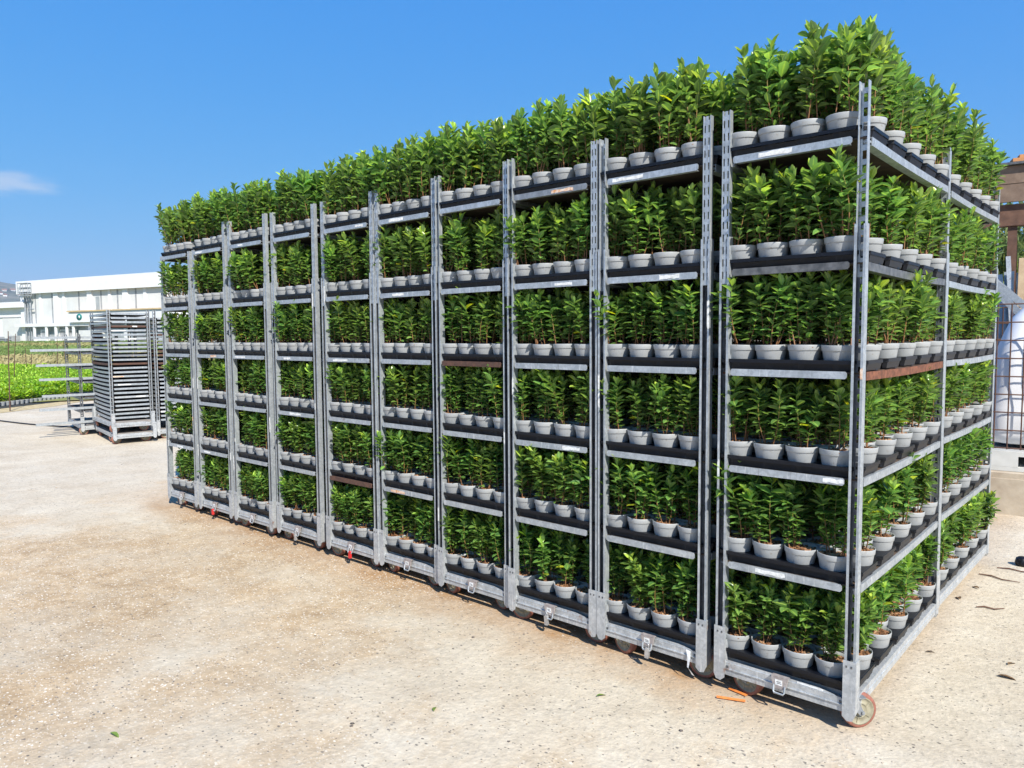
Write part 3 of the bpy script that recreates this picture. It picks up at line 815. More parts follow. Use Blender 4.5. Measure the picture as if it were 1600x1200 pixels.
# thin rusty stakes in the field
STK = [(12, 634, 505, 18.6, .3), (20, 600, 510, 25, .8), (41, 590, 540, 30, 0), (90, 575, 504, 30, .2), (104, 575, 506, 30, -.6), (50, 575, 545, 34, 0)]
rk = random.Random(8)
for i, (px, yb, yt, d, lean) in enumerate(STK):
    az = math.degrees(-.7231) + math.degrees(math.atan((px - 800) / 1153.3)); dd = d
    p = polar(az, dd, fz(dd)); h = (yb - yt) / 1153.3 * dd * .80
    mb = MB(); mb.tube([(0, 0, -.02), (.02 * lean, .05 * lean, h * .5), (.06 * lean, .12 * lean, h)], .011, 6, rs=[.013, .011, .008])
    mb.build('field_stake', M['rustdark'], None, loc=p)
    tag(bpy.data.objects[-1] if False else COL.objects[-1], ['tall rusty stake at the near edge of the crop bed, leftmost of the stakes', 'leaning rusty stake just right of the leftmost stake', 'short rusty stake standing in the middle of the crop', 'rusty stake before the left pair of cooling fans', 'leaning rusty stake before the white sign panel', 'short thin stake at the back of the crop bed'][i], 'stake', 'stakes in the field')

# ------------------------------------------------------------------ white warehouse
M['white'] = simple('white_painted_cladding', (.75, .75, .74), (.70, .70, .69), 1.2, .6)
M['panel'] = simple('pale_grey_wall_panel', (.66, .66, .64), (.60, .60, .58), .8, .7)
M['shadegap'] = simple('dark_panel_joint', (.34, .35, .36), (.26, .27, .28), 2, .8)
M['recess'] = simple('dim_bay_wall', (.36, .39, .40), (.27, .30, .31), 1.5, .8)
M['tan'] = simple('tan_rendered_wall', (.62, .46, .25), (.52, .38, .2), 1, .8)
M['teal'] = simple('teal_green_emblem', (.01, .20, .19), (.008, .15, .14), 3, .6)
M['steelpipe'] = simple('grey_pipe_steel', (.36, .38, .40), (.26, .28, .3), 3, .5, .3)
LB = polar(-74.86, 112, 1.07); RB = polar(-66.8, 90, 1.07)
bx = (RB - LB).normalized(); ang = math.atan2(bx.y, bx.x)
bt = empty('warehouse', LB, ang)      # local x runs along the facade to the right, -y faces the camera
LEN = 46.
mb = MB(); mb.box(0, LEN, .0, 30, -.5, 5.9); mb.build('wall', M['panel'], bt)
mb = MB(); mb.box(-.25, LEN, -.45, 31, 5.92, 7.5); mb.build('parapet', M['white'], bt)
for x in (.5, 7.4, 14., 20.5, 27.2, 33.8, 40.4): mb = MB(); mb.box(x - .45, x + .45, -.16, -.002, -.2, 5.9); mb.build('column', M['white'], bt)
for x in (4.1, 8.9, 17.6, 23.8): mb = MB(); mb.box(x - .22, x + .22, -.10, -.002, 1.9, 5.9); mb.build('column', M['white'], bt)
mb = MB()
for x in (3.0, 6.5, 11.8, 16.0, 19.0, 22.2): mb.box(x - .13, x + .13, -.02, -.003, 1.9, 5.88)
mb.build('panel_joint', M['shadegap'], bt)
mb = MB(); mb.box(15.0, 15.7, -.03, -.004, 2.6, 5.2); mb.build('louvre_strip', M['recess'], bt)
mb = MB(); mb.box(-.4, 14.6, -.75, -.17, 1.82, 2.22); mb.build('canopy', M['white'], bt)
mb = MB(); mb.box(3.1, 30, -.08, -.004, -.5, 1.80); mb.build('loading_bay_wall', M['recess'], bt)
for x in (3.6, 6.1, 8.0, 10.2, 11.5): mb = MB(); mb.box(x - .18, x + .18, -.70, -.56, -.3, 1.82); mb.build('canopy_post', M['white'], bt)
for x in (4.9, 8.7, 10.6):
    mb = MB(); mb.box(x - .75, x + .75, -.22, -.09, .45, 1.45); fb = mb.build('cooling_unit', M['panel'], bt)
    mb = MB(); mb.lathe([(.0, .0), (.33, .0), (.36, .03)], 16, Matrix.Translation((x, -.225, .93)) @ Matrix.Scale(1.7, 4, (1, 0, 0)) @ Matrix.Rotation(pi / 2, 4, 'X')); mb.build('fan', M['shadegap'], fb)
for x in (4.9, 9.4):
    mb = MB(); mb.box(x - 1.2, x + 1.2, -.55, -.24, .10, .32); mb.box(x - 1.2, x - .95, -.55, -.24, -.3, .10); mb.box(x + .95, x + 1.2, -.55, -.24, -.3, .10); mb.build('loading_bench', M['white'], bt)
mb = MB(); mb.box(11.3, 30, -1.0, -.17, 2.24, 3.45); sg = mb.build('entrance_block', M['white'], bt)
mb = MB(); mb.box(11.1, 30, -1.15, -.17, 3.46, 3.60); mb.build('coping', M['tan'], sg)
mb = MB(); mb.lathe([(.0, .0), (.30, .0), (.31, -.02)], 20, Matrix.Translation((13.3, -1.03, 2.85)) @ Matrix.Scale(1.7, 4, (1, 0, 0)) @ Matrix.Scale(1.25, 4, (0, 0, 1)) @ Matrix.Rotation(pi / 2, 4, 'X')); mb.cur = 1
mb.lathe([(.0, .0), (.11, .0), (.115, -.02)], 12, Matrix.Translation((13.35, -1.06, 2.85)) @ Matrix.Scale(1.5, 4, (1, 0, 0)) @ Matrix.Scale(1.5, 4, (0, 0, 1)) @ Matrix.Rotation(pi / 2, 4, 'X'))
mb.build('emblem', [M['teal'], M['panel']], sg)
mb = MB(); mb.box(12.9, 16.5, -.9, -.1, -.4, 1.3); mb.build('dock_box', M['panel'], bt)
# roof access cage and pipes at the left corner
mb = MB()
for x in (.9, 2.0, 3.1):
    for y in (-.9, -.5): mb.tube([(x, y, 5.7), (x, y, 7.2)], .04, 6)
for z in (6.1, 6.65, 7.2):
    for y in (-.9, -.5): mb.tube([(.9, y, z), (3.1, y, z)], .035, 6)
    for x in (.9, 3.1): mb.tube([(x, -.9, z), (x, -.5, z)], .035, 6)
mb.box(.85, 3.15, -.95, -.46, 5.60, 5.68); mb.build('access_cage', M['steelpipe'], bt)
mb = MB()
for x, r in ((1.3, .12), (1.9, .07), (2.4, .10)): mb.tube([(x, -.3, -.3), (x, -.3, 5.58)], r, 8)
mb.tube([(1.9, -.3, 4.), (3.1, -.3, 4.)], .07, 8); mb.build('duct_pipe', M['steelpipe'], bt)
tag(bt, 'long white warehouse with overhanging parapet, columns and a green oval emblem', 'warehouse')
# lower building on the left
lt = empty('low_store', polar(-74.86, 110, 1.05), ang)
mb = MB(); mb.box(-24, -.75, 1.0, 16, -.5, 4.3); mb.build('wall', M['white'], lt)
mb = MB(); mb.box(-24.3, -.6, .4, 16.3, 4.3, 5.0); mb.build('roof_edge', M['white'], lt)
mb = MB(); mb.box(-24, -.8, .93, .998, 3.05, 3.15); mb.build('lintel_line', M['shadegap'], lt)
mb = MB()
mb.box(-6.2, -1.3, .96, .996, -.4, 3.0); mb.build('roller_door', M['panel'], lt)
tag(lt, 'low white store building with flat roof edge at the far left', 'building')
tt = MB(); tt.box(-3.4, -.6, 17, 20, 0, 6.6); tt.box(-3.6, -.4, 16.8, 20.2, 6.6, 6.8); o = tt.build('tan_tower', M['tan'], None, loc=polar(-74.86, 110, 1.05), rz=ang)
tag(o, 'small tan block rising behind the low white store', 'building')
# clutter in front of the low store
for i, (x, w_, h_, m) in enumerate(((-3.6, 1.5, .5, 'steelpipe'), (-1.9, .7, .8, 'shadegap'), (-5.6, 1.4, .7, 'shadegap'))):
    p = polar(-74.86, 104, 1.02) + bx * x
    mb = MB()
    for k in range(3): mb.box(-w_ / 2, w_ / 2, -.5, .5, h_ * k / 3 + .02, h_ * (k + .72) / 3)
    for s in (-1, 1): mb.box(s * w_ * .4 - .06, s * w_ * .4 + .06, -.48, .48, 0, h_ * .97)
    tag(mb.build('pallet_stack', M[m], None, loc=p, rz=ang + .1), ['low grey stack of pallets before the low white store', 'dark stack of pallets nearest the warehouse corner', 'dark stack of pallets at the left edge of the picture'][i], 'pallets', 'pallet stacks by the store')

# ------------------------------------------------------------------ hills with houses
t = NT('scrub_hillside'); c = t.coord('Object', False); f1 = t.noise(c, .035, 6, .7); f2 = t.noise(c, .010, 5)
t.col(t.ramp(f1, [(.38, (.055, .075, .06)), (.52, (.13, .14, .11)), (.66, (.24, .22, .18))])).set(1., 0, .1); M['hill'] = t.m
mb = MB(); vs = []; NA, ND = 60, 10
for j in range(ND + 1):
    for i in range(NA + 1):
        az = -112 + 52 * i / NA; d = 950 + 900 * j / ND
        env = max(0., 1 - ((az + 82) / 30) ** 2)
        h = (98 * sin(pi * .5 * min(1, j / 6)) * env + 14 * mnoise.noise(Vector((az * .35, j * .45, 1))) * min(1, j / 2)) if j < 9 else 40 * env
        p = polar(az, d, h - 3); vs.append(tuple(p))
mb.add(vs, [(j * (NA + 1) + i, j * (NA + 1) + i + 1, (j + 1) * (NA + 1) + i + 1, (j + 1) * (NA + 1) + i) for j in range(ND) for i in range(NA)], True)
hill = tag(mb.build('hills', M['hill']), kind='structure')
M['roof'] = simple('terracotta_roof', (.28, .16, .11), (.2, .11, .08), .5, .8)
rh = random.Random(6)
for i in range(8):
    az = -76.15 + 1.55 * (i % 5 + rh.uniform(.1, .9)) / 5; j = .55 + 2.6 * rh.random(); d = 950 + 90 * j
    env = max(0., 1 - ((az + 82) / 30) ** 2); z = 98 * sin(pi * .5 * min(1, j / 6)) * env - 3
    h = empty('hill_house', polar(az, d, z), rh.uniform(0, 3))
    w_, l_, hh = rh.uniform(3.5, 5), rh.uniform(4, 6), rh.uniform(2.5, 3.5)
    mb = MB(); mb.box(-w_ / 2, w_ / 2, -l_ / 2, l_ / 2, -4, hh); mb.build('wall', M['white'], h)
    mb = MB(); mb.prism([(-w_ / 2 - .5, hh), (w_ / 2 + .5, hh), (0, hh + 2.2)], -l_ / 2 - .5, l_ / 2 + .5, 'y'); mb.build('roof', M['roof'], h)
    tag(h, 'small pale house with a red roof on the far hillside', 'house', 'houses on the far hillside')

# ------------------------------------------------------------------ air
hz = NT('pale_air'); pv = hz.new('ShaderNodeVolumePrincipled'); pv.inputs['Color'].default_value = (.80, .88, 1., 1); pv.inputs['Density'].default_value = HAZE
pv.inputs['Anisotropy'].default_value = .2
hz.t.links.remove(hz.out.inputs['Surface'].links[0]); hz.l(pv.outputs[0], hz.out.inputs['Volume'])
mb = MB(); mb.box(-2300, 2300, -2300, 2300, -6, 130)
tag(mb.build('haze', hz.m), kind='stuff')

# ------------------------------------------------------------------ empty trolleys at the left
rz_ = R(80)
def at_local(o, rz, x, y, z=0): return Vector((o.x + x * cos(rz) - y * sin(rz), o.y + x * sin(rz) + y * cos(rz), z))
OB = Vector((-10.55, 1.22, 0))                    # front left corner of the stacked trolley
def stack_trolley(o, rz, n, zb, lab, sk):
    c = at_local(o, rz, W_ / 2, 0)
    zs = [zb + i * .0605 for i in range(n)]
    t = trolley('shelf_trolley', c, rz, ext=False, shelves=zs, latch=False)
    rr = random.Random(sk)
    for s in [x for x in t.children if x.name.split('.')[0] == 'shelf']:
        s.location.x = rr.uniform(-.006, .006); s.location.y = rr.uniform(-.02, .012); s.rotation_euler = (0, rr.uniform(-.006, .006), rr.uniform(-.012, .012))
        q = rr.random(); r_ = s.children[0]
        mm = M['rustdark' if q < .06 else 'galv_dull' if q < .2 else 'galv_worn']
        if q < .30:
            for e_ in (0, 1): r_.material_slots[e_].link = 'OBJECT'; r_.material_slots[e_].material = mm
        if rr.random() < .3: stick(s, rr.uniform(-.18, .18), 0, rr.uniform(.04, .2), .02, mat='sticker' if rr.random() < .8 else 'orange_label')
    tag(t, lab, 'trolley', 'trolleys stacked with empty shelves')
    return t
stack_trolley(OB, rz_, 26, .325, 'galvanised trolley packed with a tall stack of empty shelves, behind two stacked bases', 1)
stack_trolley(at_local(OB, rz_, .60, -.05), rz_, 26, .26, 'galvanised trolley of stacked empty shelves partly hidden by the row of plants', 2)
# two spare bases stacked in front
def spare_base(o, z, lab, tilt):
    t = empty('trolley_base', o, rz_ + tilt); t.location.z = z
    t.location.z += GZ; link('base_frame', BASE, t); link('deck', DECKM, t)
    for (sx, sy) in ((-1, 0), (1, 0), (-1, 1), (1, 1)):
        c = link('caster', CAST[0], t, (sx * (W_ / 2 - .088), (.10 if sy == 0 else D_ - .10), -GZ), [.3, -.5, .9, 2.][(sx > 0) + 2 * sy])
        link('tyre', CAST[1], c); link('rim', CAST[2], c)
    tag(t, lab, 'trolley base', 'spare trolley bases')
o1 = at_local(OB, rz_, W_ / 2 - .02, -.24)
spare_base(o1, 0, 'lower of the two wheeled trolley bases stacked by the shelf trolley', 0.)
spare_base(at_local(OB, rz_, W_ / 2 - .03, -.21), .158, 'upper of the two wheeled trolley bases, lying on the lower one', .02)
# rack with loose posts lying across it
RB_ = at_local(OB, rz_, -.20, 1.25)
rt = trolley('post_trolley', at_local(RB_, rz_, W_ / 2, 0), rz_, ext=False, shelves=[.34, .55, .80, 1.02, 1.25, 1.44], latch=False)
for p in [c for c in rt.children if c.name.split('.')[0] == 'post']: p.scale = (1, 1, .82); p.material_slots[0].link = 'OBJECT'; p.material_slots[0].material = M['galv_shade']
for q in [c for c in rt.children if c.name.split('.')[0] == 'shelf']:
    for e_ in (0, 1): q.children[0].material_slots[e_].link = 'OBJECT'; q.children[0].material_slots[e_].material = M['galv_shade']
tag(rt, 'dark empty trolley with loose posts lying across its shelves', 'trolley')
for i, (z, ex, yy) in enumerate(((.175, .60, -.06), (.392, .54, -.02), (.602, .50, -.04), (.852, .52, .03), (1.072, .56, -.05), (1.302, .62, .0), (1.492, .58, .02))):
    M4 = Matrix.Rotation(pi / 2, 4, 'Y')
    p = link('loose_post', POSTM[(-1, -1)], None, at_local(RB_, rz_, -ex - .052, yy + .04, z + .019))
    p.rotation_euler = (Matrix.Rotation(rz_ + [.03, -.02, .02, .0, .03, -.03, .01][i], 3, 'Z') @ Matrix.Rotation(pi / 2, 3, 'Y') @ Matrix.Rotation(pi / 2, 3, 'Z')).to_euler(); p.scale = (1, 1, .52)
    tag(p, 'loose galvanised post lying across the dark trolley, %s from the ground' % ORD[i], 'trolley post', 'loose posts on the dark trolley')
for i, (x, z, m) in enumerate(((.30, 1.48, 'rust'), (.34, 1.06, 'dullred'), (.32, .84, 'hole'))):
    M['dullred'] = M.get('dullred') or simple('faded_red_plastic', (.35, .07, .05), (.2, .04, .03), 20, .6)
    mb = MB(); mb.box(-.06, .06, -.09, .09, .0, .07); mb.box(-.065, .065, -.095, .095, .07, .09); mb.box(-.05, .05, -.08, .08, .09, .10)
    tag(mb.build('storage_box', M[m], None, loc=at_local(RB_, rz_, x, .10, z + .02), rz=rz_ + .2 * i), ['rusty brown lidded box on the top of the dark trolley', 'red lidded box on the middle of the dark trolley', 'black lidded box below the red one on the dark trolley'][i], 'box')
# the thin hose across the yard
mb = MB(); p0 = Vector((-16.6, 1.0, .014)); pts = []
for i in range(24):
    q = i / 23; pts.append((-17.2 + 4.9 * q, .45 + 1.25 * q + .08 * sin(q * 7), .014))
mb.tube(pts, .012, 6); tag(mb.build('hose', M['black']), 'thin black hose lying across the pale yard at the left', 'hose')

# ------------------------------------------------------------------ right background
M['wood'] = simple('dark_weathered_timber', (.16, .085, .055), (.085, .045, .03), 9, .85, 0, .4)
M['woodgrey'] = simple('grey_brown_timber', (.24, .17, .12), (.15, .10, .07), 9, .85, 0, .4)
M['concrete'] = simple('rough_concrete', (.50, .43, .33), (.38, .31, .23), 7, .9, 0, .5, .2, .01)
M['ibc'] = simple('white_translucent_plastic', (.80, .80, .80), (.74, .74, .74), 4, .4)
M['rustwire'] = simple('rusty_wire', (.11, .055, .038), (.06, .03, .02), 30, .8)
M['palletp'] = simple('pale_grey_plastic', (.60, .60, .57), (.5, .5, .47), 6, .5)
M['lightwood'] = simple('pale_new_timber', (.55, .42, .26), (.42, .30, .18), 9, .8)
M['litwood'] = simple('orange_lit_wood_edge', (.52, .25, .10), (.4, .18, .07), 8, .8)  # glow of light on the roof's wood edge, put into the colour
sh = empty('timber_shed', polar(-7.4, 9.6, 0), R(7))
mb = MB(); mb.box(-.55, 5.5, -.35, 1.3, 3.23, 3.255); mb.build('roof_sheet', M['darksteel'], sh)
for i, z in enumerate((2.86, 3.045)):
    mb = MB(); mb.box(-.50, 5.4, -.30, -.255, z, z + .178); mb.build('fascia_board', M['woodgrey'], sh)
mb = MB(); mb.box(-.50, -.455, -.254, 1.25, 2.88, 3.22); mb.build('side_board', M['woodgrey'], sh)
mb = MB(); mb.box(-.45, 5.4, -.25, -.12, 2.62, 2.84); mb.build('beam', M['wood'], sh)
for x, y in ((-.02, -.18), (3., -.18), (-.02, 1.1), (3., 1.1)):
    mb = MB(); mb.box(x - .042, x + .042, y - .042, y + .042, 0, 2.62); mb.build('post', M['wood'], sh)
tag(sh, 'dark timber shed roof on square posts at the right edge', 'shed')
mb = MB(); mb.box(-.12, .14, -.08, .08, 0, .035); mb.box(-.06, .14, -.06, .06, .035, .07)  # orange pieces paint the sunlit wood edge of the roof
tag(mb.build('lit_roof_edge', M['litwood'], None, loc=polar(-7.0, 9.35, 3.257), rz=.3), 'orange strip standing for the sunlit wood edge of the shed roof', 'block')
rg = random.Random(77)
for i, (az, d, s) in enumerate(((-8.5, 13.4, 1.1), (-7.3, 14.4, 1.2), (-6.2, 13.2, 1.1), (-9.7, 14.2, 1.15))):
    t = empty('reed_shrub', polar(az, d, 0), rg.uniform(0, 6))
    me = foliage_mesh('foliage', rg, 34, 2.9 * s, .35, .8, .0, (.22, .36), (.11, .17), .075, [M['wildleaf'], M['stem']], .010, .3, .75)
    link('foliage', me, t)
    tag(t, ['tall reedy shrub left of the shed post, just behind the plant trolleys', 'tall reedy shrub straight behind the shed post', 'tall reedy shrub right of the shed post', 'tall reedy shrub farthest left behind the trolleys'][i], 'shrub', 'shrubs behind the shed')
# wire cage with white tank on a plastic pallet on a concrete block
WB = polar(-7.62, 7.75, 0); rzw = R(6)
cb = MB(); cb.box(-.55, 2.4, -.42, .95, 0, .30); cb.box(-.53, 2.38, -.40, .93, .30, .345)
tag(cb.build('concrete_block', M['concrete'], None, loc=WB, rz=rzw), 'long rough concrete block under the caged white tank', 'block')
pl = MB()
pl.box(-.42, .80, -.30, .80, .475, .515)
for x in (-.42, .36, .66): pl.box(x, x + .14 + .40 * (x < 0), -.30, .80, .385, .475)
pl.box(-.42, .80, -.30, .80, .348, .384)
tag(pl.build('pallet', M['palletp'], None, loc=WB, rz=rzw), 'pale grey plastic pallet under the caged white tank', 'pallet')
tk = empty('caged_tank', WB + Vector((0, 0, .517)), rzw)
tb = MB(); prof = []
def rrect(w0, w1, d0, d1, r, z, n=6):
    out = []
    for (cx_, cy_, a0) in ((w1 - r, d1 - r, 0), (w0 + r, d1 - r, 90), (w0 + r, d0 + r, 180), (w1 - r, d0 + r, 270)):
        for k in range(n + 1):
            a = R(a0 + 90 * k / n); out.append((cx_ + r * cos(a), cy_ + r * sin(a), z))
    return out
rings = [rrect(-.16 - e + sl_, .72 + e, -.16 - e + sl_ * .4, .70 + e, .17, z) for e, z, sl_ in ((-.10, .03, 0), (-.03, .05, 0), (.0, .12, .01), (.01, .35, .03), (.0, .55, .055), (.01, .8, .08), (-.03, .98, .10), (-.08, 1.13, .11), (-.17, 1.23, .11))]
m = len(rings[0]); vs = [p for r_ in rings for p in r_]
tb.add(vs, [(j * m + i, j * m + (i + 1) % m, (j + 1) * m + (i + 1) % m, (j + 1) * m + i) for j in range(len(rings) - 1) for i in range(m)], True)
tb.add(rings[-1], [tuple(range(m))]); tb.build('tank', M['ibc'], tk)
cg = MB()
x0, x1, y0, y1 = -.25, .80, -.26, .78
for z in [.02 + .152 * i for i in range(9)]:
    cg.tube([(x0, y0, z), (x1, y0, z), (x1, y1, z), (x0, y1, z), (x0, y0, z)], .0062, 6)
for i in range(12):
    x = x0 + (x1 - x0) * i / 11
    for y in (y0, y1): cg.tube([(x, y, .01), (x, y, 1.24)], .0062, 6)
for i in range(1, 8):
    y = y0 + (y1 - y0) * i / 8
    for x in (x0, x1): cg.tube([(x, y, .01), (x, y, 1.24)], .0062, 6)
cg.build('cage', M['rustwire'], tk)
tag(tk, 'white plastic tank inside a rusty wire cage at the right edge', 'tank')
# steel and timber lengths leaning behind the tank
rl = random.Random(12)
ORD2 = ORD + ['eleventh', 'twelfth', 'thirteenth']
for i in range(13):
    az = -8.22 + .13 * i; d = 8.75 + .25 * rl.random(); L = rl.uniform(1.98, 2.36)
    wv = rl.uniform(.030, .055); wood = i in (0, 4, 9); mb = MB()
    if wood: mb.box(-wv / 2, wv / 2, -.02, .02, 0, L)
    else:
        mb.box(-wv / 2, wv / 2, -.002, .002, 0, L); mb.box(-wv / 2, -wv / 2 + .003, .002, .03, 0, L); mb.box(wv / 2 - .003, wv / 2, .002, .03, 0, L)
    o = mb.build('leaning_length', M['lightwood' if wood else 'galv' if i % 3 else 'galv_worn'], None, loc=polar(az, d, .0), rot=(R(-6 + rl.uniform(-1, 1)), R(rl.uniform(-6, 4)), R(10)))
    tag(o, '%s length leaning upright behind the tank, %s from the left' % ('pale timber' if wood else 'grey steel', ORD2[i]), 'beam', 'lengths leaning behind the tank')
for i, (az, d, z, ry) in enumerate(((-7.50, 8.15, 1.86, 135), (-7.35, 8.05, 1.74, 138))):
    mb = MB(); mb.box(-.03, .03, -.002, .002, -.42, .30); mb.box(-.03, -.027, .002, .03, -.42, .30); mb.box(.027, .03, .002, .03, -.42, .30)
    tag(mb.build('leaning_length', M['galv'], None, loc=polar(az, d, z), rot=(0, R(ry), R(4))), ['upper of two bright steel lengths lying aslant on the tank cage', 'lower of two bright steel lengths lying aslant on the tank cage'][i], 'beam', 'lengths leaning behind the tank')
mb = MB(); mb.tube([(-.75, 0, .06), (-.4, .01, .06), (-.10, .02, .06)], .036, 10)
tag(mb.build('ground_pipe', M['black'], None, loc=polar(-7.1, 7.05, 0), rz=.12), 'black pipe end lying at the foot of the concrete block', 'pipe')

# ------------------------------------------------------------------ bits lying on the yard
def px_ground(px, py, z=0.):
    F0, yw, pt, rl0 = 1153.294, -.7231, -.0671, -.0072
    f0 = Vector((sin(yw) * cos(pt), cos(yw) * cos(pt), sin(pt))); r0 = Vector((cos(yw), -sin(yw), 0)); u0 = r0.cross(f0)
    ra = r0 * cos(rl0) + u0 * sin(rl0); ua = -r0 * sin(rl0) + u0 * cos(rl0)
    d = f0 + ra * ((px - 800) / F0) - ua * ((py - 600) / F0)
    return Vector((.8324, -2.9034, 1.5292)) + d * ((z - 1.5292) / d.z)
def fallen_leaf(p, col, L, rz, lab):
    vs = []; fs = []; cs = []
    leaf_geo(vs, fs, cs, Vector((0, 0, .006)), Vector((1, 0, .15)), Vector((0, .2, 1)), L, L * .42, .5, .5, .3)
    mb = MB(); mb.add(vs, fs, True)
    tag(mb.build('fallen_leaf', col, None, loc=p, rz=rz), lab, 'leaf', 'leaves fallen on the yard')
M['dryleaf'] = simple('dry_brown_leaf', (.20, .12, .06), (.10, .06, .03), 60, .8)
M['greenleaf'] = simple('fresh_fallen_leaf', (.10, .18, .03), (.2, .26, .05), 60, .6)
M['orangestrap'] = simple('orange_plastic_strip', (.62, .20, .04), (.5, .15, .03), 40, .5)
fallen_leaf(px_ground(932, 1090), M['greenleaf'], .045, 1.2, 'green leaf lying on the open pale yard below the trolley row')
fallen_leaf(px_ground(172, 1147), M['greenleaf'], .05, .3, 'green leaf lying at the bottom left of the yard')
fallen_leaf(px_ground(678, 1113), M['greenleaf'], .04, 2.3, 'small green leaf lying in the middle of the yard')
fallen_leaf(px_ground(1447, 1020), M['dryleaf'], .04, .8, 'brown leaf lying nearest the corner wheel')
fallen_leaf(px_ground(1500, 938), M['dryleaf'], .06, 2., 'brown leaf lying halfway along the right side trolleys')
fallen_leaf(px_ground(1558, 1057), M['dryleaf'], .075, .2, 'dark curled leaf lying at the right edge of the yard')
fallen_leaf(px_ground(1575, 1040), M['dryleaf'], .05, 1.2, 'brown leaf lying just above the dark curled leaf')
fallen_leaf(px_ground(1530, 921), M['dryleaf'], .05, 2.6, 'brown leaf lying below the rear trolley wheel')
for i, (px, py, L, rz) in enumerate(((1548, 952, .14, .4), (1560, 905, .22, -.2), (1590, 893, .22, .1))):
    mb = MB(); mb.tube([(-L / 2, 0, .006), (-L * .2, .015, .008), (L * .1, -.01, .007), (L / 2, .02, .006)], .004, 5, rs=[.003, .005, .004, .002])
    tag(mb.build('twig', M['wood'], None, loc=px_ground(px, py), rz=rz), ['short twig lying right of the rear trolley wheel', 'long dark twig lying near the right edge of the yard', 'brown twig lying beside the black knob at the right edge'][i], 'twig', 'twigs on the yard')
mb = MB(); mb.lathe([(0, 0), (.035, 0), (.042, .02), (.035, .05), (.02, .06), (0, .06)], 14)
tag(mb.build('black_knob', M['black'], None, loc=px_ground(1597, 884)), 'black plastic knob lying at the right edge of the yard', 'knob')
for i, (px, py, L, rz, ry) in enumerate(((1142, 1092, .115, -.32, 0.), (1153, 1081, .085, -.85, -.12))):
    mb = MB(); pts = [(-.008, 0), (0, .006), (.008, 0), (.006, -.002), (0, .003), (-.006, -.002)]
    mb.prism(pts, -L / 2, L / 2, 'x')
    tag(mb.build('orange_strip', M['orangestrap'], None, loc=px_ground(px, py, .006), rz=rz + .7, rot=None), ['longer orange plastic strip lying flat before the nearest trolley', 'shorter orange plastic strip lying against the longer one'][i], 'strip', 'orange strips on the yard')
# loose pebbles
pb = MB(); rq = random.Random(55)
def pebble(p, s, rz):
    o = len(pb.v); ico = [(0, 0, .62), (.9, .1, .1), (.25, .8, .15), (-.75, .45, .1), (-.7, -.5, .12), (.3, -.8, .1), (.0, .0, -.3)]
    vs = []
    for x, y, z in ico:
        j = rq.uniform(.75, 1.2); vs.append((p.x + s * j * (x * cos(rz) - y * sin(rz)), p.y + s * j * (x * sin(rz) + y * cos(rz)), p.z + s * .8 * z))
    fs = [(0, k, k % 5 + 1) for k in range(1, 6)] + [(6, k % 5 + 1, k) for k in range(1, 6)]
    pb.add(vs, fs, True)
for i in range(5200):
    d = 1.0 + 11 * rq.random() ** 1.6; az = rq.uniform(-85, 4)
    p = polar(az, d); 
    if -6.2 < p.x < .1 and p.y > -.05: continue
    pb.cur = rq.choice((0, 0, 0, 1, 1, 2)); pebble(p, rq.uniform(.0025, .0065) * (1.0 + .9 * (rq.random() < .06)), rq.uniform(0, 6))
M['peb1'] = simple('pale_pebble', (.50, .44, .35), (.40, .34, .26), 30, .9); M['peb2'] = simple('brown_pebble', (.40, .31, .22), (.30, .23, .16), 30, .9); M['peb3'] = simple('dark_pebble', (.12, .10, .09), (.07, .06, .05), 30, .9)
tp = MB(); tp.add([(0, -.002, .0), (.022, -.002, -.002), (.026, -.012, -.035), (.020, -.016, -.075), (.030, -.004, -.105), (.042, .0, -.110), (.012, -.014, -.072), (.012, -.010, -.034)], [(0, 1, 2, 7), (7, 2, 3, 6), (6, 3, 4, 5)])
tag(tp.build('tape_strip', M['sticker'], None, loc=(TROL[1][1] + .19, TROL[1][2] + .001, .135)), 'white tape strip hanging off the base of the second trolley from the right', 'tape')
tag(pb.build('pebbles', [M['peb1'], M['peb2'], M['peb3']]), 'small loose pebbles scattered over the pale yard', 'pebbles', kind='stuff')
# ------------------------------------------------------------------ camera, light, sky
F_, yaw, pit, roll, cx, cy, cz = 1153.294, -.7231, -.0671, -.0072, .8324, -2.9034, 1.5292
f = Vector((sin(yaw) * cos(pit), cos(yaw) * cos(pit), sin(pit))); r = Vector((cos(yaw), -sin(yaw), 0)); u = r.cross(f)
r2 = r * cos(roll) + u * sin(roll); u2 = -r * sin(roll) + u * cos(roll)
cam = bpy.data.cameras.new('camera'); co = bpy.data.objects.new('camera', cam); COL.objects.link(co)
cam.sensor_width = 36; cam.lens = F_ / 1600 * 36; cam.clip_start = .05; cam.clip_end = 6000
mw = Matrix((r2, u2, -f)).transposed().to_4x4(); mw.translation = (cx, cy, cz); co.matrix_world = mw
SC.camera = co
SUN_AZ, SUN_EL = R(-26), R(43)          # direction the light comes from, measured from +x
sd = Vector((cos(SUN_AZ) * cos(SUN_EL), sin(SUN_AZ) * cos(SUN_EL), sin(SUN_EL)))
sl = bpy.data.lights.new('sun', 'SUN'); so = bpy.data.objects.new('sun', sl); COL.objects.link(so)
sl.energy = 4.5; sl.angle = R(.53); sl.color = (1., .95, .87)
so.rotation_euler = sd.to_track_quat('Z', 'Y').to_euler()
SKY_STR, CLOUD = .10, (4.0, 4.3, 4.9, 1)
w = bpy.data.worlds.new('World'); SC.world = w; w.use_nodes = True
nt = w.node_tree; bg = nt.nodes['Background']
sk = nt.nodes.new('ShaderNodeTexSky'); sk.sky_type = 'NISHITA'; sk.sun_disc = False
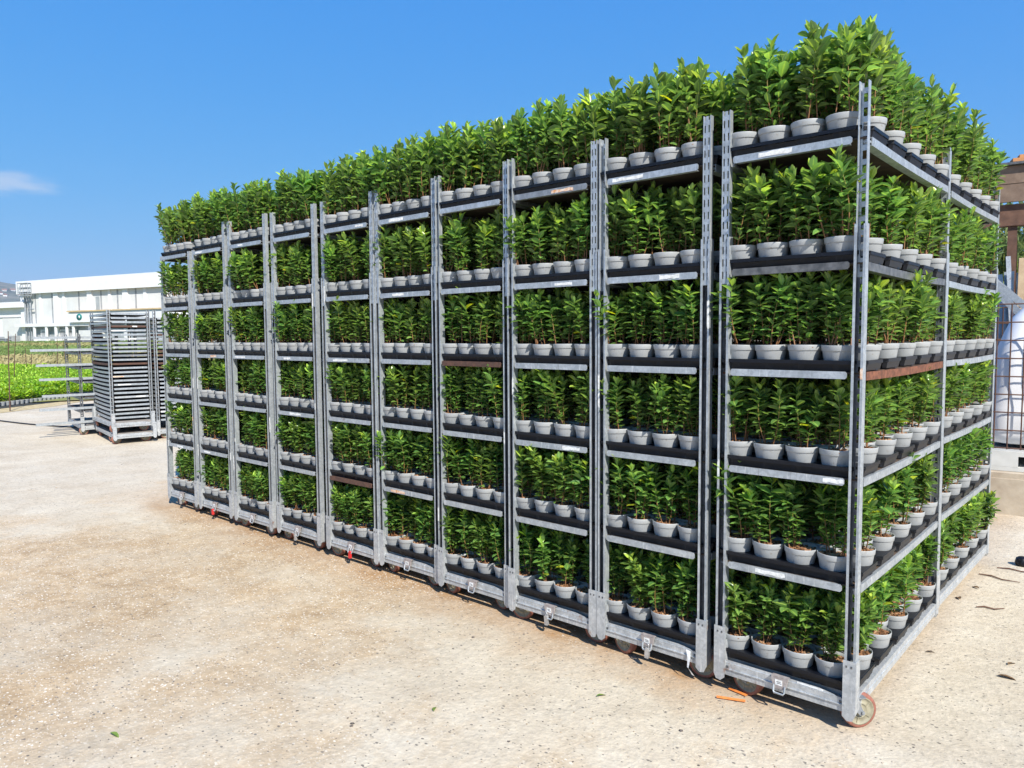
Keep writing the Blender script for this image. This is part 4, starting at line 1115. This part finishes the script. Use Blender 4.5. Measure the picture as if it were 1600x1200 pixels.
sk.sun_elevation = SUN_EL; sk.sun_rotation = math.atan2(sd.x, sd.y); sk.altitude = 50
sk.air_density = .75; sk.dust_density = .0; sk.ozone_density = 1.5
# the camera's rendering of a clear sky: each colour channel gets its own contrast and level
sr = nt.nodes.new('ShaderNodeSeparateColor'); cr = nt.nodes.new('ShaderNodeCombineColor'); nt.links.new(sk.outputs[0], sr.inputs[0])
for i, (k_, p_) in enumerate(((.265, 1.05), (1.33, .43), (4.1, .10))):
    pw = nt.nodes.new('ShaderNodeMath'); pw.operation = 'POWER'; pw.inputs[1].default_value = p_; nt.links.new(sr.outputs[i], pw.inputs[0])
    ml = nt.nodes.new('ShaderNodeMath'); ml.operation = 'MULTIPLY'; ml.inputs[1].default_value = k_; nt.links.new(pw.outputs[0], ml.inputs[0]); nt.links.new(ml.outputs[0], cr.inputs[i])
# one faint wisp of cloud low in the sky, over the hills
tc = nt.nodes.new('ShaderNodeTexCoord')
cd = Vector((sin(R(-75.4)), cos(R(-75.4)), .172)).normalized()
mp = nt.nodes.new('ShaderNodeVectorMath'); mp.operation = 'SUBTRACT'; mp.inputs[1].default_value = cd; nt.links.new(tc.outputs['Generated'], mp.inputs[0])
sc_ = nt.nodes.new('ShaderNodeVectorMath'); sc_.operation = 'MULTIPLY'; sc_.inputs[1].default_value = (20, 20, 75); nt.links.new(mp.outputs[0], sc_.inputs[0])
ln = nt.nodes.new('ShaderNodeVectorMath'); ln.operation = 'LENGTH'; nt.links.new(sc_.outputs[0], ln.inputs[0])
nz = nt.nodes.new('ShaderNodeTexNoise'); nz.inputs['Scale'].default_value = 2.2; nz.inputs['Detail'].default_value = 5; nt.links.new(sc_.outputs[0], nz.inputs['Vector'])
ad = nt.nodes.new('ShaderNodeMath'); ad.operation = 'MULTIPLY_ADD'; ad.inputs[1].default_value = 1.1; nt.links.new(nz.outputs['Fac'], ad.inputs[0]); nt.links.new(ln.outputs['Value'], ad.inputs[2])
mr = nt.nodes.new('ShaderNodeMapRange'); mr.interpolation_type = 'SMOOTHSTEP'; mr.inputs[1].default_value = 1.75; mr.inputs[2].default_value = .75; mr.inputs[3].default_value = 0; mr.inputs[4].default_value = .5
nt.links.new(ad.outputs[0], mr.inputs[0])
mx = nt.nodes.new('ShaderNodeMix'); mx.data_type = 'RGBA'; mx.inputs[7].default_value = CLOUD
nt.links.new(mr.outputs[0], mx.inputs[0]); nt.links.new(cr.outputs[0], mx.inputs[6]); nt.links.new(mx.outputs[2], bg.inputs[0]); bg.inputs[1].default_value = SKY_STR
vs_ = SC.view_settings; vs_.view_transform = 'Standard'; vs_.look = 'None'; vs_.gamma = 1; vs_.use_curve_mapping = False
vs_.exposure = .88
SC.cycles.max_bounces = 8; SC.cycles.diffuse_bounces = 4; SC.cycles.glossy_bounces = 3; SC.cycles.transmission_bounces = 6
